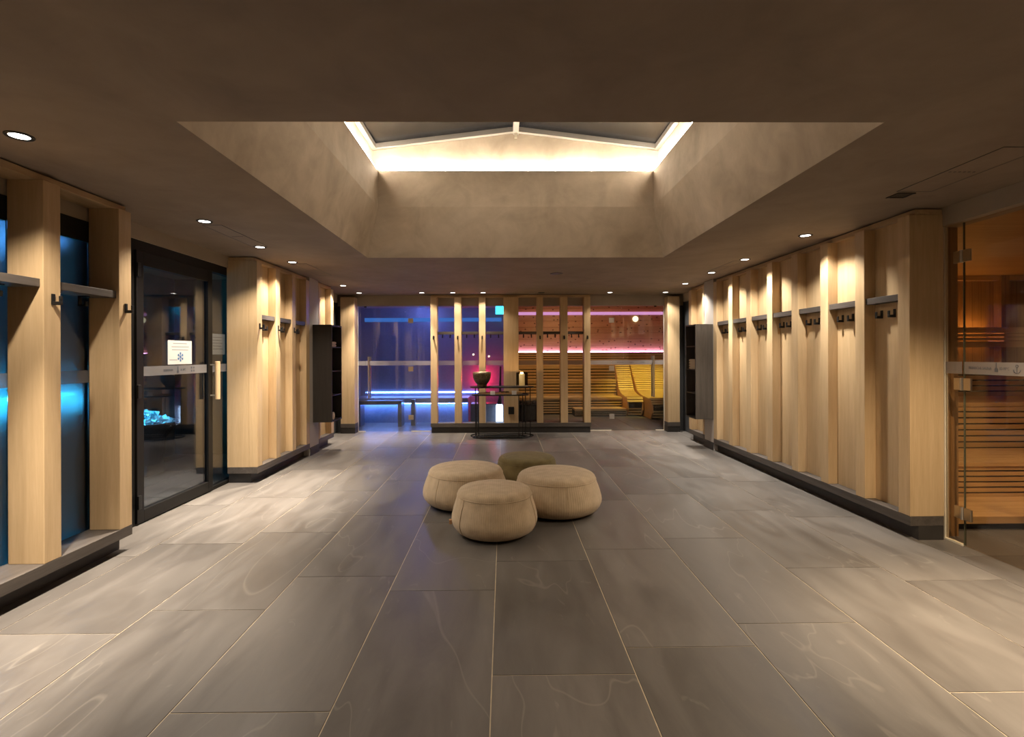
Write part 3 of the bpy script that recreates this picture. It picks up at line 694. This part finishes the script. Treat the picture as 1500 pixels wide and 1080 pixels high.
for x0,x1,lab in bs:
    t = thing('coat_shelf', lab, 'shelf', ((x0+x1)/2,9.05,1.722))
    box(x0,x1,9.0,9.098,1.722,1.770).build('board', M['slate_x'], t, bevel=.002)
    for f in (.28,.72):
        xx = x0+(x1-x0)*f; m = MB()
        m.box(xx-.010,xx+.010,9.03,9.09,1.714,1.722).box(xx-.010,xx+.010,9.03,9.038,1.66,1.714).box(xx-.01,xx+.01,9.0,9.03,1.66,1.668).box(xx-.01,xx+.01,9.0,9.007,1.668,1.69)
        m.build('coat_hook', M['black'], t)
hd = struct(box(-2.94,3.20,9.10,9.20,2.232,H).build('trim_24', M['header']))
GY = 9.14
for i,(x0,x1,lab,mt) in enumerate(((-1.3,-.005,'steam','glass'),(.257,1.54,'sauna','glass'))):
    t = struct(empty('window_%d' % (6+i), ((x0+x1)/2,GY,.172)))
    box(x0,x1,GY,GY+.01,.0,2.232).build('pane', M[mt], t)
    box(x0,x1,GY-.004,GY-.001,1.18,1.258).build('frosted_band', M['film'], t)
struct(box(-.005,.257,9.10,9.20,0,2.232).build('wall_back', M['slatewall']))
def gdoor(n, x0,x1, hx, lx, hand_x, words, mt, hs):
    """frameless door: fixed panes outside lx..hx, leaf between"""
    t = struct(empty('door_%d' % n, ((x0+x1)/2,GY,0)))
    a, b = sorted((hx, lx))
    for p,q in ((x0,a-.004),(b+.004,x1)): 
        box(p,q,GY,GY+.01,.012,2.232).build('side_pane', M[mt], t); box(p,q,GY-.004,GY+.014,0,.012).build('floor_profile', M['edge'], t)
        box(p,q,GY-.004,GY-.001,1.18,1.258).build('frosted_band', M['film'], t)
    box(a,b,GY,GY+.01,.006,2.228).build('leaf_pane', M[mt], t); box(a,b,GY-.004,GY-.001,1.18,1.258).build('frosted_band', M['film'], t)
    for z in (.21,1.07,1.93):
        box(hx-.045,hx+.045,GY-.018,GY-.001,z,z+.085).build('hinge', M[hs], t, bevel=.003)
    hh = MB().tube([(hand_x,GY-.055,.60),(hand_x,GY-.055,1.335)], .014, 14).build('door_handle', M['steel'], t, smooth=False)
    for z in (.70,1.235): MB().tube([(hand_x,GY-.055,z),(hand_x,GY,z)], .008, 10).build('handle_rod', M['steel'], hh)
    MB().tube([(hand_x,GY+.065,.60),(hand_x,GY+.065,1.335)], .014, 14).build('door_handle', M['steel'], t)
    px = x0+.09 if x0 > 0 else x0
    box(x0-.012 if x0 < 0 else x1, x0 if x0 < 0 else x1+.012, GY-.01,GY+.02,0,2.232).build('edge_profile', M['edge'], t)
    box(lx-.02,lx+.02,GY-.012,GY-.001,2.21,2.232).build('latch', M['black'], t)
    xw, ws = words
    for dx_, wd in ws: text(wd, .034, (xw+dx_,GY-.0045,1.207), RB, M['ink'], 'lettering', t)
    return t
gdoor(3, -2.59,-1.302, -1.656, -2.46, -2.396, (-2.28,[(0,'DAMPFBAD'),(.24,'45-50\u00b0C'),(.43,'10-15 MIN')]), 'glass', 'brass')
gdoor(4, 1.545,2.86, 1.925, 2.71, 2.668, (2.02,[(0,'BIOSAUNA'),(.22,'55-60\u00b0C'),(.42,'15 MIN')]), 'glass', 'steel')
struct(box(-2.95,-2.60,9.12,9.20,0,2.24).build('wall_back_left', M['slatewall']))
struct(box(2.875,3.30,9.12,9.20,0,2.24).build('wall_back_right', M['slatewall']))

# ------------------------------------------------------------------ steam room behind the left glass
struct(box(-3.05,.02,10.9,10.96,0,2.5).build('wall_steam_back', M['steamwall']))
struct(box(-3.11,-3.05,9.2,10.96,0,2.5).build('wall_steam_left', M['steamwall']))
struct(box(.02,.08,9.2,10.96,0,2.5).build('wall_steam_right', M['steamwall']))
struct(box(-3.05,.02,9.2,10.9,2.36,2.46).build('ceiling_steam', M['steamceil']))
sb = thing('steam_bench', 'tiled bench along the back of the blue steam room', 'bench', (-1.5,10.55,0))
box(-3.049,-.72,10.25,10.898,.40,.50).build('seat', M['steamwall'], sb, bevel=.01)
box(-3.049,-.72,10.34,10.898,0,.40).build('base', M['steamwall'], sb)
box(-3.0,-.74,10.27,10.30,.388,.399).build('light_strip', M['blue2'], sb)
bl = thing('light_strip', 'blue light line along the steam room bench back', 'light strip', (-1.6,10.87,.53))
box(-2.9,-.55,10.88,10.902,.56,.585).build('diffuser', M['blue'], bl)
cl = thing('light_strip', 'blue light line high on the steam room wall', 'light strip', (-1.5,10.88,2.12))
box(-2.95,-.05,10.885,10.902,2.07,2.15).build('diffuser', M['cobalt'], cl)
tb = thing('steam_bench', 'dark side bench inside the steam room left of the hinges', 'bench', (-2.3,9.9,0))
box(-2.80,-1.95,9.75,10.05,.42,.49).build('seat', M['tile_dark'], tb, bevel=.005); box(-2.02,-1.95,9.75,10.05,0,.42).build('leg', M['tile_dark'], tb, bevel=.005); box(-2.80,-2.73,9.75,10.05,0,.42).build('leg', M['tile_dark'], tb, bevel=.005)
tag(box(-1.80,-1.72,9.9,10.05,0,.5).build('upright', M['tile_dark'], bevel=.005), 'narrow dark pedestal standing in for a reflection in the steam room right of the hinges', 'upright')  # dark shape built where the glass only shows a reflection
tag(box(-.62,-.06,9.5,9.9,0,.45).build('reflection_block', M['tile_dark'], bevel=.01), 'dark block added for a reflection in the steam room window under the bowl', 'block')  # dark mass added in place of the table's reflection in the glass
rw = thing('wall_luminaire', 'glowing red niche in the steam room behind the bowl', 'luminaire', (-.30,10.86,.9))  # red lamp on the flat wall for the glow behind the bowl
m = MB(); m.tube([(-.45,10.85,.86),(-.45,10.902,.86)], .06, 28); m.build('diffuser', emis('red_lamp', (1,.05,.07), 5), rw)
point('bulb', (-.45,10.76,.87), 22, (1,.025,.07), .04, rw)
cy = thing('ceiling_lamp', 'cyan glowing panel at the steam room ceiling beside the wide post', 'light panel', (-.07,9.6,2.2))
box(-.15,.022,9.50,9.54,2.12,2.34).build('diffuser', M['cyan'], cy)
wp = thing('light_column', 'white glowing column in the steam room beside the wide post', 'light column', (-.10,9.40,0))
MB().lathe([(0,0),(.055,0),(.065,.06),(.065,.42),(.05,.46),(0,.46)], (-.085,9.36,0), 24).build('diffuser', M['white'], wp, smooth=True)
MB().tube([(-.085,9.36,.46),(-.075,9.36,.62),(-.06,9.36,1.15)], [.045,.022,.014], 14).build('nozzle', M['black'], wp)
for i,(x,z,l) in enumerate(((-.80,1.37,'leftmost'),(-.55,1.37,'middle'),(-.27,1.33,'rightmost'))):  # small warm emissive discs on the wall
    tag(MB().lathe([(0,0),(.018,0),(.018,.012),(0,.02)], (0,0,0), 12).build('glow_dot', M['dot'], origin=(0,0,0)), '%s of three tiny warm glowing dots on the steam room wall' % l, 'light', 'glowing dots in the steam room')
    o = [q for q in bpy.data.objects if q.name.startswith('glow_dot')][-1]; o.rotation_euler = (R(90),0,0); o.location = (x*1.18,10.902,z)

vm = bpy.data.materials.new('steam_haze'); vm.use_nodes = True; vm.node_tree.nodes.clear()
vo_ = vm.node_tree.nodes.new('ShaderNodeOutputMaterial'); vsn = vm.node_tree.nodes.new('ShaderNodeVolumeScatter'); vsn.inputs['Color'].default_value = (.95,.95,1,1); vsn.inputs['Density'].default_value = .06; vsn.inputs['Anisotropy'].default_value = .2
vm.node_tree.links.new(vsn.outputs[0], vo_.inputs['Volume'])
fg = tag(box(-3.04,.01,9.22,10.89,.004,2.35).build('steam', vm), 'hazy blue steam filling the room behind the blue glass door', 'steam'); fg['kind'] = 'stuff'
vl = thing('ceiling_lamp', 'blue violet fill lamp added at the steam room ceiling', 'lamp', (-1.6,10.0,2.30))  # lamp put in to turn the haze and walls bluer
MB().lathe([(0,0),(.05,0),(.05,.058),(0,.058)], (-1.6,10.0,2.30), 20).build('diffuser', M['cobalt'], vl)
point('bulb', (-1.6,10.0,2.22), 24, (.19,.27,1), .08, vl)

# ------------------------------------------------------------------ back sauna behind the right glass
struct(box(.02+.06,4.3,13.4,13.46,0,2.75).build('wall_sauna_rear', M['pine']))
struct(box(4.3,4.36,9.2,13.46,0,2.75).build('wall_sauna_rear_right', M['pine']))
struct(box(.082,.14,9.2,13.4,0,2.75).build('wall_sauna_rear_left', M['pine']))
struct(box(.14,4.3,9.2,13.4,2.62,2.70).build('ceiling_sauna_rear', M['pine_c']))
def bench(label, x0,x1,yf,yb,z0,zt,nr,ns,carc=True):
    t = thing('sauna_bench', label, 'bench', ((x0+x1)/2,(yf+yb)/2,z0))
    m = MB(); slats(m, x0,x1,yf,yf+.022,z0+.03,zt-.045,nr,.026); m.build('riser_slats', M['slat'], t)
    m = MB(); slats(m, x0,x1,yf-.01,yb,zt-.04,zt,ns,.008,'y'); m.build('seat_slats', M['slat'], t)
    if carc: box(x0,x1,yf+.07,yb,z0,zt-.05).build('carcass', M['dark'], t)
    return t
bench('low slatted step at the foot of the back sauna benches', 1.55,2.69,11.2,11.64,0,.17,3,4)
bench('lower slatted bench of the back sauna', .145,2.69,11.65,12.2,0,.385,6,5)
bench('middle slatted bench of the back sauna', .145,2.69,12.21,12.8,0,.76,10,5)
bench('top slatted bench of the back sauna', .145,4.25,12.81,13.35,0,1.10,14,5)
b = thing('bench_backrest', 'slatted backrest along the back sauna wall under the pink light', 'backrest', (2.2,13.25,1.1))
m = MB(); slats(m, .145,4.25,13.24,13.262,1.10,1.42,6,.022); m.build('back_slats', M['slat'], b); box(.145,4.25,13.30,13.33,1.105,1.40).build('backing', M['dark'], b)
pk = thing('light_strip', 'bright pink light line above the back sauna backrest', 'light strip', (2.2,13.36,1.43)); box(.145,4.25,13.345,13.402,1.425,1.44).build('diffuser', M['pink'], pk)
pk = thing('light_strip', 'soft pink light line under the back sauna ceiling', 'light strip', (2.2,13.38,2.4)); box(.145,4.25,13.36,13.402,2.40,2.475).build('diffuser', M['pinkdim'], pk)
rl_ = thing('round_lamp', 'round cream lamp on the back sauna wall above the lounger', 'lamp', (3.45,13.35,2.25))
m = MB().tube([(3.45,13.36,2.29),(3.45,13.402,2.29)], [.075,.075], 28); m.build('diffuser', M['round'], rl_, bevel=.01)
def lounger(x0,x1,dy,label):   # dy pulls the foot end towards the glass
    t = thing('sauna_lounger', label, 'lounger', ((x0+x1)/2,11.6+dy,0))
    prof = [(11.18,.30),(11.26,.42),(11.36,.40),(11.75,.44),(12.0,.52),(12.45,1.10)]
    P = [(y+dy*(12.45-y)/1.27,z) for y,z in prof]
    for xx in (x0,x1-.03):
        pts = [(xx,y,z-.005) for y,z in P]+[(xx,12.52,1.08),(xx,12.15,.30),(xx,12.1,0),(xx,11.28+dy,0),(xx,11.16+dy,.15)]
        MB().prism(pts, (.03,0,0)).build('cheek', M['slatside'], t, bevel=.004)
    m = MB()
    for (ya,za),(yb_,zb) in zip(P, P[1:]):
        L_ = math.hypot(yb_-ya, zb-za); n = max(1, round(L_/.062)); ty, tz = (yb_-ya)/L_, (zb-za)/L_
        for i in range(n):
            s0 = L_*i/n+.010; s1 = L_*(i+1)/n-.010
            m.prism([(x0,ya+ty*s0,za+tz*s0),(x0,ya+ty*s1,za+tz*s1),(x0,ya+ty*s1-tz*.02,za+tz*s1+ty*.02),(x0,ya+ty*s0-tz*.02,za+tz*s0+ty*.02)], (x1-x0,0,0))
    m.build('seat_slats', M['slat'], t)
    MB().prism([(x0+.031,y,z-.03) for y,z in P]+[(x0+.031,P[-1][0],.3),(x0+.031,P[0][0]+.1,.05)], (x1-x0-.062,0,0)).build('underside', M['dark'], t)
    m = MB(); slats(m, x0+.03,x1-.03,11.22+dy,11.24+dy,.03,.30,5,.022); m.build('front_slats', M['slat'], t)
    return t
lounger(2.70,3.05,.0,'slatted wave lounger in the back sauna, the left one')
lounger(3.07,3.85,-.58,'slatted wave lounger nearer the glass at right of the back sauna')
ht = thing('added_heater', 'dark heater added for a reflection in the window behind the candle table', 'heater', (.42,9.7,0))  # invented heater; its dark bulk replaces a reflection in the window
box(.20,.64,9.5,9.9,.04,.44).build('casing', M['base'], ht, bevel=.01)
m = MB(); rnd = random.Random(5)
for i in range(18):
    cx, cy_ = rnd.uniform(.25,.59), rnd.uniform(9.55,9.85); rr = rnd.uniform(.035,.055)
    m.lathe([(0,-rr*.7),(rr*.8,-rr*.4),(rr,0),(rr*.7,rr*.5),(0,rr*.7)], (cx,cy_,.455), 7)
so = m.build('stones', M['stones'], ht); so['kind'] = 'stuff'
for sx in (.24,.60): box(sx-.02,sx+.02,9.53,9.87,0,.04).build('foot', M['base'], ht)
yl = thing('ceiling_lamp', 'unseen yellow fill lamp added over the loungers in the back sauna', 'lamp', (3.2,11.0,2.56))  # unseen overhead lamp added to supply the yellow light that comes from beneath
MB().lathe([(0,0),(.08,.005),(.10,.03),(.10,.058),(0,.058)], (3.2,11.0,2.56), 24).build('diffuser', M['yellow'], yl)
spot('bulb', (3.3,11.0,2.55), 300, 62, .8, (1,.74,.12), .06, (.0,.42,-1), yl)
yl = thing('ceiling_lamp', 'unseen amber fill lamp added over the benches in the back sauna', 'lamp', (1.4,11.0,2.56))  # another unseen lamp, added to warm the pine wall and benches
MB().lathe([(0,0),(.08,.005),(.10,.03),(.10,.058),(0,.058)], (1.4,11.0,2.56), 24).build('diffuser', M['yellow'], yl)
spot('bulb', (1.4,11.0,2.55), 150, 130, .8, (1,.62,.26), .06, (.15,.8,-1), yl)

# ------------------------------------------------------------------ snow room behind the left glass
struct(box(-4.62,-4.56,.4,7.2,0,2.5).build('wall_snow_far', M['snowwall']))
struct(box(-4.56,-3.05,7.14,7.2,0,2.5).build('wall_snow_end', M['slatewall']))
struct(box(-4.56,-2.9,.4,.46,0,2.5).build('wall_snow_front', M['snowwall']))
st_ = thing('light_strip', 'cyan light line on the snow room wall seen through the left windows', 'light strip', (-4.54,4.9,.95))
box(-4.562,-4.54,3.6,5.45,.95,.985).build('diffuser', emis('cyan_line', (.03,.45,.80), 48), st_)
ib = thing('ice_basin', 'dark ice basin standing in the snow room behind the black door', 'basin', (-4.17,5.95,0))
MB().lathe([(0,0),(.20,0),(.24,.3),(.36,.46),(.37,.48),(.33,.48),(.25,.40),(0,.40)], (-4.17,5.95,.12), 28).build('bowl', M['tile_dark'], ib, smooth=False); box(-4.32,-4.02,5.8,6.1,0,.12).build('foot', M['tile_dark'], ib)
rnd = random.Random(11); m = MB()
for i in range(150):
    a = rnd.uniform(0,6.28); q = .33*math.sqrt(rnd.random()); hh = .24*(1-q/.36)
    px, py, pz = -4.17+q*math.cos(a), 5.95+q*math.sin(a), .55+hh*rnd.uniform(.5,1)
    s = rnd.uniform(.02,.045); A = Matrix.Rotation(rnd.uniform(0,3),3,Vector((rnd.random(),rnd.random(),rnd.random()+.1)).normalized())
    vs = [m.bm.verts.new(Vector((px,py,pz))+A@(Vector((x,y,z))*s)) for x,y,z in ((1,0,0),(-.7,.6,0),(-.4,-.9,.2),(0,.1,1),(.1,0,-.9))]
    for f in ((0,1,3),(1,2,3),(2,0,3),(1,0,4),(2,1,4),(0,2,4)): m.bm.faces.new([vs[j] for j in f])
ic = m.build('crushed_ice', M['ice']); tag(ic, 'heap of crushed ice glowing cyan in the dark basin', 'ice'); ic['kind'] = 'stuff'
il = thing('ceiling_lamp', 'cyan spotlight over the ice basin in the snow room', 'lamp', (-4.17,5.8,2.36))
MB().lathe([(0,0),(.05,0),(.05,.058),(0,.058)], (-4.17,5.8,2.36), 20).build('diffuser', M['cyan'], il)
bl_ = thing('ceiling_lamp', 'blue fill lamp added in the snow room behind the left windows', 'lamp', (-3.9,4.0,2.36))  # lamp added to bring more blue light into this room
MB().lathe([(0,0),(.05,0),(.05,.058),(0,.058)], (-3.9,4.0,2.36), 20).build('diffuser', M['cobalt'], bl_)
point('bulb', (-3.9,4.0,2.28), 3, (.10,.40,1), .06, bl_)
spot('bulb', (-4.17,5.8,2.35), 800, 24, .6, (.06,.62,1), .03, (0,.07,-1), il)

# ------------------------------------------------------------------ wall behind the camera
struct(box(-3.05,3.40,YB-.1,YB,0,H).build('wall_rear', M['oak']))

# ------------------------------------------------------------------ downlights and ceiling panels
def downlight(x,y,label,on=True,pw=1.0,sp=1.0,col=(1,.86,.70)):
    t = thing('downlight', label, 'ceiling light', (x,y,H), 'ceiling downlights')
    m = MB(); n = 28
    m.lathe([(.041,-.0005),(.058,-.0005),(.058,-.004),(.054,-.007),(.043,-.005),(.041,-.0035)], (x,y,H), n)
    m.bm.faces.ensure_lookup_table(); fs = [f for f in m.bm.faces if len(f.verts) > 4]; bmesh.ops.delete(m.bm, geom=fs, context='FACES_ONLY')
    m.build('trim_ring', M['black'], t)
    MB().lathe([(0,-.003),(.041,-.003),(.041,-.0008),(0,-.0008)], (x,y,H), n).build('lens', M['lens'] if on else M['black'], t)
    if on:
        spot('beam', (x,y,H-.012), 560*pw, 60, 1.0, col, .03, parent=t)
        spot('spill', (x,y,H-.012), 100*sp, 126, .55, col, .03, parent=t)
F = 1.02
lt = [(-2.32,2.48,'lit downlight nearest the camera above the windowed left wall'),(-2.35,4.05,'lit downlight over the black glass door, nearer one'),(-2.37,5.01,'lit downlight over the far edge of the black glass door'),
      (-2.39,5.82,'lit downlight above the oak bays beyond the black door'),(-2.43,7.78,'lit downlight above the left black cabinet'),(-2.45,8.70,'lit downlight in the far left ceiling corner'),
      (-1.39,8.70,'lit downlight above the right part of the blue glass door'),(-.865,8.70,'lit downlight above the second oak post of the back wall'),(-.35,8.70,'lit downlight above the bowl'),
      (2.70,4.55,'lit downlight above the right wall, nearest the camera'),(2.70,5.70,'lit downlight above the right wall, second from the camera'),(2.70,6.62,'lit downlight above the right wall, just before the cabinet'),
      (2.72,7.64,'lit downlight above the right dark cabinet'),(2.76,8.70,'lit downlight in the far right ceiling corner'),(1.81,8.70,'lit downlight above the yellow lit sauna door')]
PW = [(1.5,1.2),(1,1),(1.25,1),(.75,1),(.5,.7),(.6,.4),(.5,.3),(.22,.32),(.2,.3),(.25,.9),(.28,.95),(.4,.9),(.45,.8),(.4,.45),(.25,.35)]
for (x,y,l),(p_,s_) in zip(lt, PW): downlight(x,y,l,True,p_,s_,(1,.92,.82) if x > 2 else (1,.86,.70))
downlight(.64,8.70,'unlit downlight above the candle and the back sauna windows',False)
for x,y,l,p_,c_ in ((2.50,2.25,'lit downlight right of the camera above the sauna glass',1.35,(1,.79,.55)),(2.62,.9,'lit downlight at the rear right of the room',1.2,(1,.82,.6)),(-2.3,.9,'lit downlight at the rear left of the room',1.5,(1,.86,.70))): downlight(x,y,l,True,p_,3.0 if x == 2.50 else .8,c_)
t = thing('downlight', 'unlit square downlight in the ceiling near the sauna glass', 'ceiling light', (2.66,3.40,H))
m = MB(); m.box(2.60,2.72,3.345,3.36,H-.005,H-.0005).box(2.60,2.72,3.44,3.455,H-.005,H-.0005).box(2.60,2.615,3.36,3.44,H-.005,H-.0005).box(2.705,2.72,3.36,3.44,H-.005,H-.0005); m.build('trim_ring', M['black'], t)
box(2.615,2.705,3.36,3.44,H-.003,H-.0005).build('lens', M['black'], t)
t = thing('ceiling_speaker', 'dark round speaker grille in the ceiling beyond the skylight', 'speaker', (.69,6.68,H))
MB().lathe([(0,-.006),(.075,-.006),(.085,-.004),(.085,-.0005),(0,-.0005)], (.69,6.68,H), 32).build('grille', M['black'], t)
def panel(x0,x1,y0,y1,label):
    t = thing('access_panel', label, 'ceiling panel', ((x0+x1)/2,(y0+y1)/2,H), 'ceiling access panels')
    m = MB(); e_ = .006
    m.box(x0,x1,y0,y0+e_,H-.002,H-.0004).box(x0,x1,y1-e_,y1,H-.002,H-.0004).box(x0,x0+e_,y0+e_,y1-e_,H-.002,H-.0004).box(x1-e_,x1,y0+e_,y1-e_,H-.002,H-.0004)
    m.build('frame', M['black'], t)
    box(x0+e_,x1-e_,y0+e_,y1-e_,H-.0015,H-.0004).build('cover', M['ceil'], t)
    ym = (y0+y1)/2; m = MB()
    for k in range(6):
        xx = x0+.03+(x1-x0-.06)*k/6; m.box(xx,xx+.012,ym-.004,ym+.004,H-.0025,H-.0015)
    m.build('slot_row', M['black'], t)
panel(-2.44,-2.28,4.17,4.97,'access panel outlined in the ceiling before the black glass door')
panel(-2.45,-2.27,5.92,6.80,'access panel outlined in the ceiling before the left oak bays')
panel(2.61,2.74,5.78,6.50,'access panel outlined in the ceiling beside the right oak bays')
panel(2.57,2.80,2.60,3.32,'large access panel outlined in the ceiling above the sauna glass')

# ------------------------------------------------------------------ poufs
def pouf(x,y,r,hgt,mat,label,seams,rot=0,tagged=False):
    t = thing('pouf', label, 'pouf', (x,y,0), 'ring of four poufs')
    prof = [(.0,.016),(r*.70,.016),(r*.80,.022),(r*.90,.042),(r*.965,.075),(r*.995,.105),(r,.125),(r*.992,.15),(r*.965,.19),(r*.93,.23),(r*.895,.262)]
    zt = hgt
    prof += [(r*.875,zt-.058),(r*.868,zt-.052),(r*.866,zt-.046),(r*.850,zt-.030),(r*.815,zt-.016),(r*.76,zt-.006),(r*.6,zt),(r*.3,zt+.003),(0,zt+.004)]
    o = MB().lathe(prof, (x,y,0), 72, wob=lambda a,z: .004*math.sin(3*a+x*9)*math.sin(z*9)).build('cover', mat, t, smooth=True)
    MB().lathe([(0,0),(r*.62,0),(r*.66,.008),(r*.66,.017),(0,.017)], (x,y,0), 40).build('base', M['base'], t)
    ringz = zt-.052; n = 72; cover = o
    MB().tube([(x+r*.8705*math.cos(2*math.pi*k/n), y+r*.8705*math.sin(2*math.pi*k/n), ringz) for k in range(n)], .0035, 6, closed=True).build('top_seam', mat, cover, smooth=True)
    for a in seams:
        a = R(a); MB().tube([(x+(q+.0005)*math.cos(a), y+(q+.0005)*math.sin(a), z) for q,z in prof[3:12]], .0022, 6).build('side_seam', mat, cover)
    if tagged:
        a = R(tagged); ca, sa = math.cos(a), math.sin(a); q = r*.99
        pts = [(x+q*ca-.016*-sa, y+q*sa-.016*ca), (x+q*ca+.016*-sa, y+q*sa+.016*ca)]
        m = MB().prism([(pts[0][0],pts[0][1],.085),(pts[1][0],pts[1][1],.085),(pts[1][0]+.022*ca,pts[1][1]+.022*sa,.085),(pts[0][0]+.022*ca,pts[0][1]+.022*sa,.085)], (0,0,.03))
        g = m.build('tag', M['leather'], cover); g['label'] = 'small tan leather tag'
pouf(-.075,3.925,.328,.352,M['beige'],'small beige pouf in front, nearest the camera',(-20,100,220),tagged=188)
pouf(.455,4.455,.388,.345,M['beige'],'large beige pouf on the right of the group',(-82,40,160))
pouf(-.352,4.68,.388,.345,M['beige'],'large beige pouf on the left of the group',(-128,-10,110))
pouf(.225,5.15,.33,.350,M['olive'],'olive green pouf at the back of the group',(-100,20,140))

# ------------------------------------------------------------------ nesting tables and what stands on them
def stadium(cx,cy,hx,hy,z,n=14):
    pts = []
    for k in range(n+1): a = -math.pi/2+math.pi*k/n; pts.append((cx+hx-hy+hy*math.cos(a), cy+hy*math.sin(a), z))
    for k in range(n+1): a = math.pi/2+math.pi*k/n; pts.append((cx-hx+hy+hy*math.cos(a), cy+hy*math.sin(a), z))
    return pts
def table(cx,cy,hx,hy,zt,label,legs):
    t = thing('side_table', label, 'table', (cx,cy,0), 'nesting oval tables')
    MB().prism(stadium(cx,cy,hx,hy,zt-.018), (0,0,.018)).build('tabletop', M['blackframe'], t, bevel=.003)
    MB().tube(stadium(cx,cy,hx-.012,hy-.012,.009), .009, 8, closed=True).build('floor_ring', M['black'], t)
    for lx,ly in legs: MB().tube([(cx+lx,cy+ly,.005),(cx+lx,cy+ly,zt-.016)], .008, 10).build('leg', M['black'], t)
table(-.035,8.60,.535,.19,.830,'taller black oval table carrying the bowl and the candle',[(-.44,-.10),(-.40,.14),(.40,.14),(.47,-.08)])
table(-.06,8.44,.47,.15,.712,'lower black oval table nested in front with cards and tray',[(-.385,-.12),(-.37,.12),(.30,-.13),(.37,.11)])
def bowl():
    x, y, z = -.37, 8.58, .831
    t = thing('bowl', 'dark hammered bowl glowing on the left of the taller table', 'bowl', (x,y,z))
    MB().lathe([(0,0),(.085,0),(.088,.012),(.075,.03),(.095,.05),(.125,.09),(.146,.14),(.152,.19),(.152,.245),(.145,.245),(.142,.18),(.12,.11),(.07,.078),(0,.075)], (x,y,z), 40).build('vessel', M['bowl'], t, smooth=True)
    for i,(dx_,dy_) in enumerate(((-.06,-.03),(.05,-.045),(.0,.055))):
        k = thing('pillar_candle', ['left','right','rear'][i]+' lit candle inside the dark bowl', 'candle', (x+dx_,y+dy_,z+.086), 'candles in the bowl')
        MB().lathe([(0,0),(.034,0),(.034,.10),(.028,.095),(0,.093)], (x+dx_,y+dy_,z+.086), 18).build('wax', M['wax'], k)
        MB().lathe([(0,0),(.006,.008),(.007,.016),(.003,.028),(0,.036)], (x+dx_,y+dy_,z+.182), 10).build('flame', M['flame'], k)
    point('glow', (x,y+.01,z+.20), 2, (1,.55,.2), .008, t)
bowl()
x, y, z = .30, 8.60, .831
t = thing('candle_lantern', 'open dark lantern plate holding a thick candle on the taller table', 'lantern', (x,y,z))
m = MB(); m.box(x-.10,x+.10,y-.10,y+.10,z,z+.014); m.build('tray', M['steel'], t, bevel=.003)
m = MB(); m.box(x-.095,x-.088,y-.09,y+.09,z+.014,z+.23).box(x+.088,x+.095,y-.09,y+.09,z+.014,z+.23).box(x-.088,x+.088,y+.085,y+.092,z+.014,z+.23); m.build('smoked_glass', glass('smoked_glass', (.30,.27,.22), base=.06), t)
k = thing('pillar_candle', 'thick ivory three wick candle burning in the lantern', 'candle', (x,y,z+.015))
MB().lathe([(0,0),(.046,0),(.048,.01),(.047,.19),(.042,.195),(.035,.185),(0,.183)], (x,y,z+.015), 28).build('wax', M['wax'], k, smooth=True)
for dx_,dy_ in ((-.018,0),(.016,-.01),(.002,.016)):
    MB().lathe([(0,0),(.006,.008),(.007,.016),(.003,.03),(0,.04)], (x+dx_,y+dy_,z+.205), 10).build('flame', M['flame'], k)
point('glow', (x,y-.002,z+.225), 3, (1,.58,.22), .006, k)
def card(x,y,label):
    o = MB().prism([(x-.038,y-.02,.7125),(x-.038,y+.02,.7125),(x-.038,y+.001,.775),(x-.038,y-.001,.775)], (.076,0,0)).build('tent_card', M['paper'])
    tag(o, label, 'card', 'tent cards on the lower table')
card(-.185,8.345,'white tent card on the lower table below the bowl')
card(.165,8.345,'white tent card on the lower table below the candle')
t = thing('serving_tray', 'flat wooden tray with low rim on the lower oval table', 'tray', (-.06,8.47,.713))
MB().prism(stadium(-.06,8.475,.36,.10,.713), (0,0,.012)).build('plate', M['cedar_x'], t, bevel=.003)
MB().tube(stadium(-.06,8.475,.36,.10,.729), .007, 6, closed=True).build('rim', M['cedar_x'], t)
for i,(cx_,l) in enumerate(((-.02,'left'),(.05,'right'))):
    o = MB().lathe([(0,0),(.028,0),(.034,.03),(.03,.032),(.024,.012),(0,.01)], (cx_,8.475,.7255), 20).build('small_dish', M['bowl'], smooth=True)
    tag(o, l+' small dark dish on the wooden tray', 'dish', 'dishes on the tray')

# ------------------------------------------------------------------ world, camera, view
wd = bpy.data.worlds.new('night'); wd.use_nodes = True; scene.world = wd
bg = wd.node_tree.nodes['Background']; bg.inputs[0].default_value = (.012,.016,.026,1); bg.inputs[1].default_value = .6
cam = bpy.data.cameras.new('camera'); co = bpy.data.objects.new('camera', cam); COL.objects.link(co)
cam.lens = 18.0; cam.sensor_width = 36.0; cam.sensor_fit = 'HORIZONTAL'; cam.clip_start = .05
cam.shift_x = 4/1500; cam.shift_y = -20/1500
th, ro = .0105, .0035
co.matrix_world = Matrix.Translation((0,0,1.36)) @ Matrix.Rotation(-th,4,'Z') @ Matrix.Rotation(R(90),4,'X') @ Matrix.Rotation(-ro,4,'Z')
scene.camera = co
vs = scene.view_settings; scene.display_settings.display_device = 'sRGB'
vs.view_transform = 'Standard'; vs.look = 'None'; vs.gamma = 1; vs.exposure = 0.0; vs.use_curve_mapping = False
cy_ = scene.cycles
cy_.max_bounces = 10; cy_.diffuse_bounces = 5; cy_.glossy_bounces = 4; cy_.transparent_max_bounces = 24; cy_.transmission_bounces = 6
cy_.caustics_reflective = False; cy_.caustics_refractive = False; cy_.sample_clamp_indirect = 4.0; cy_.blur_glossy = .5
cy_.use_denoising = True; cy_.use_light_tree = True
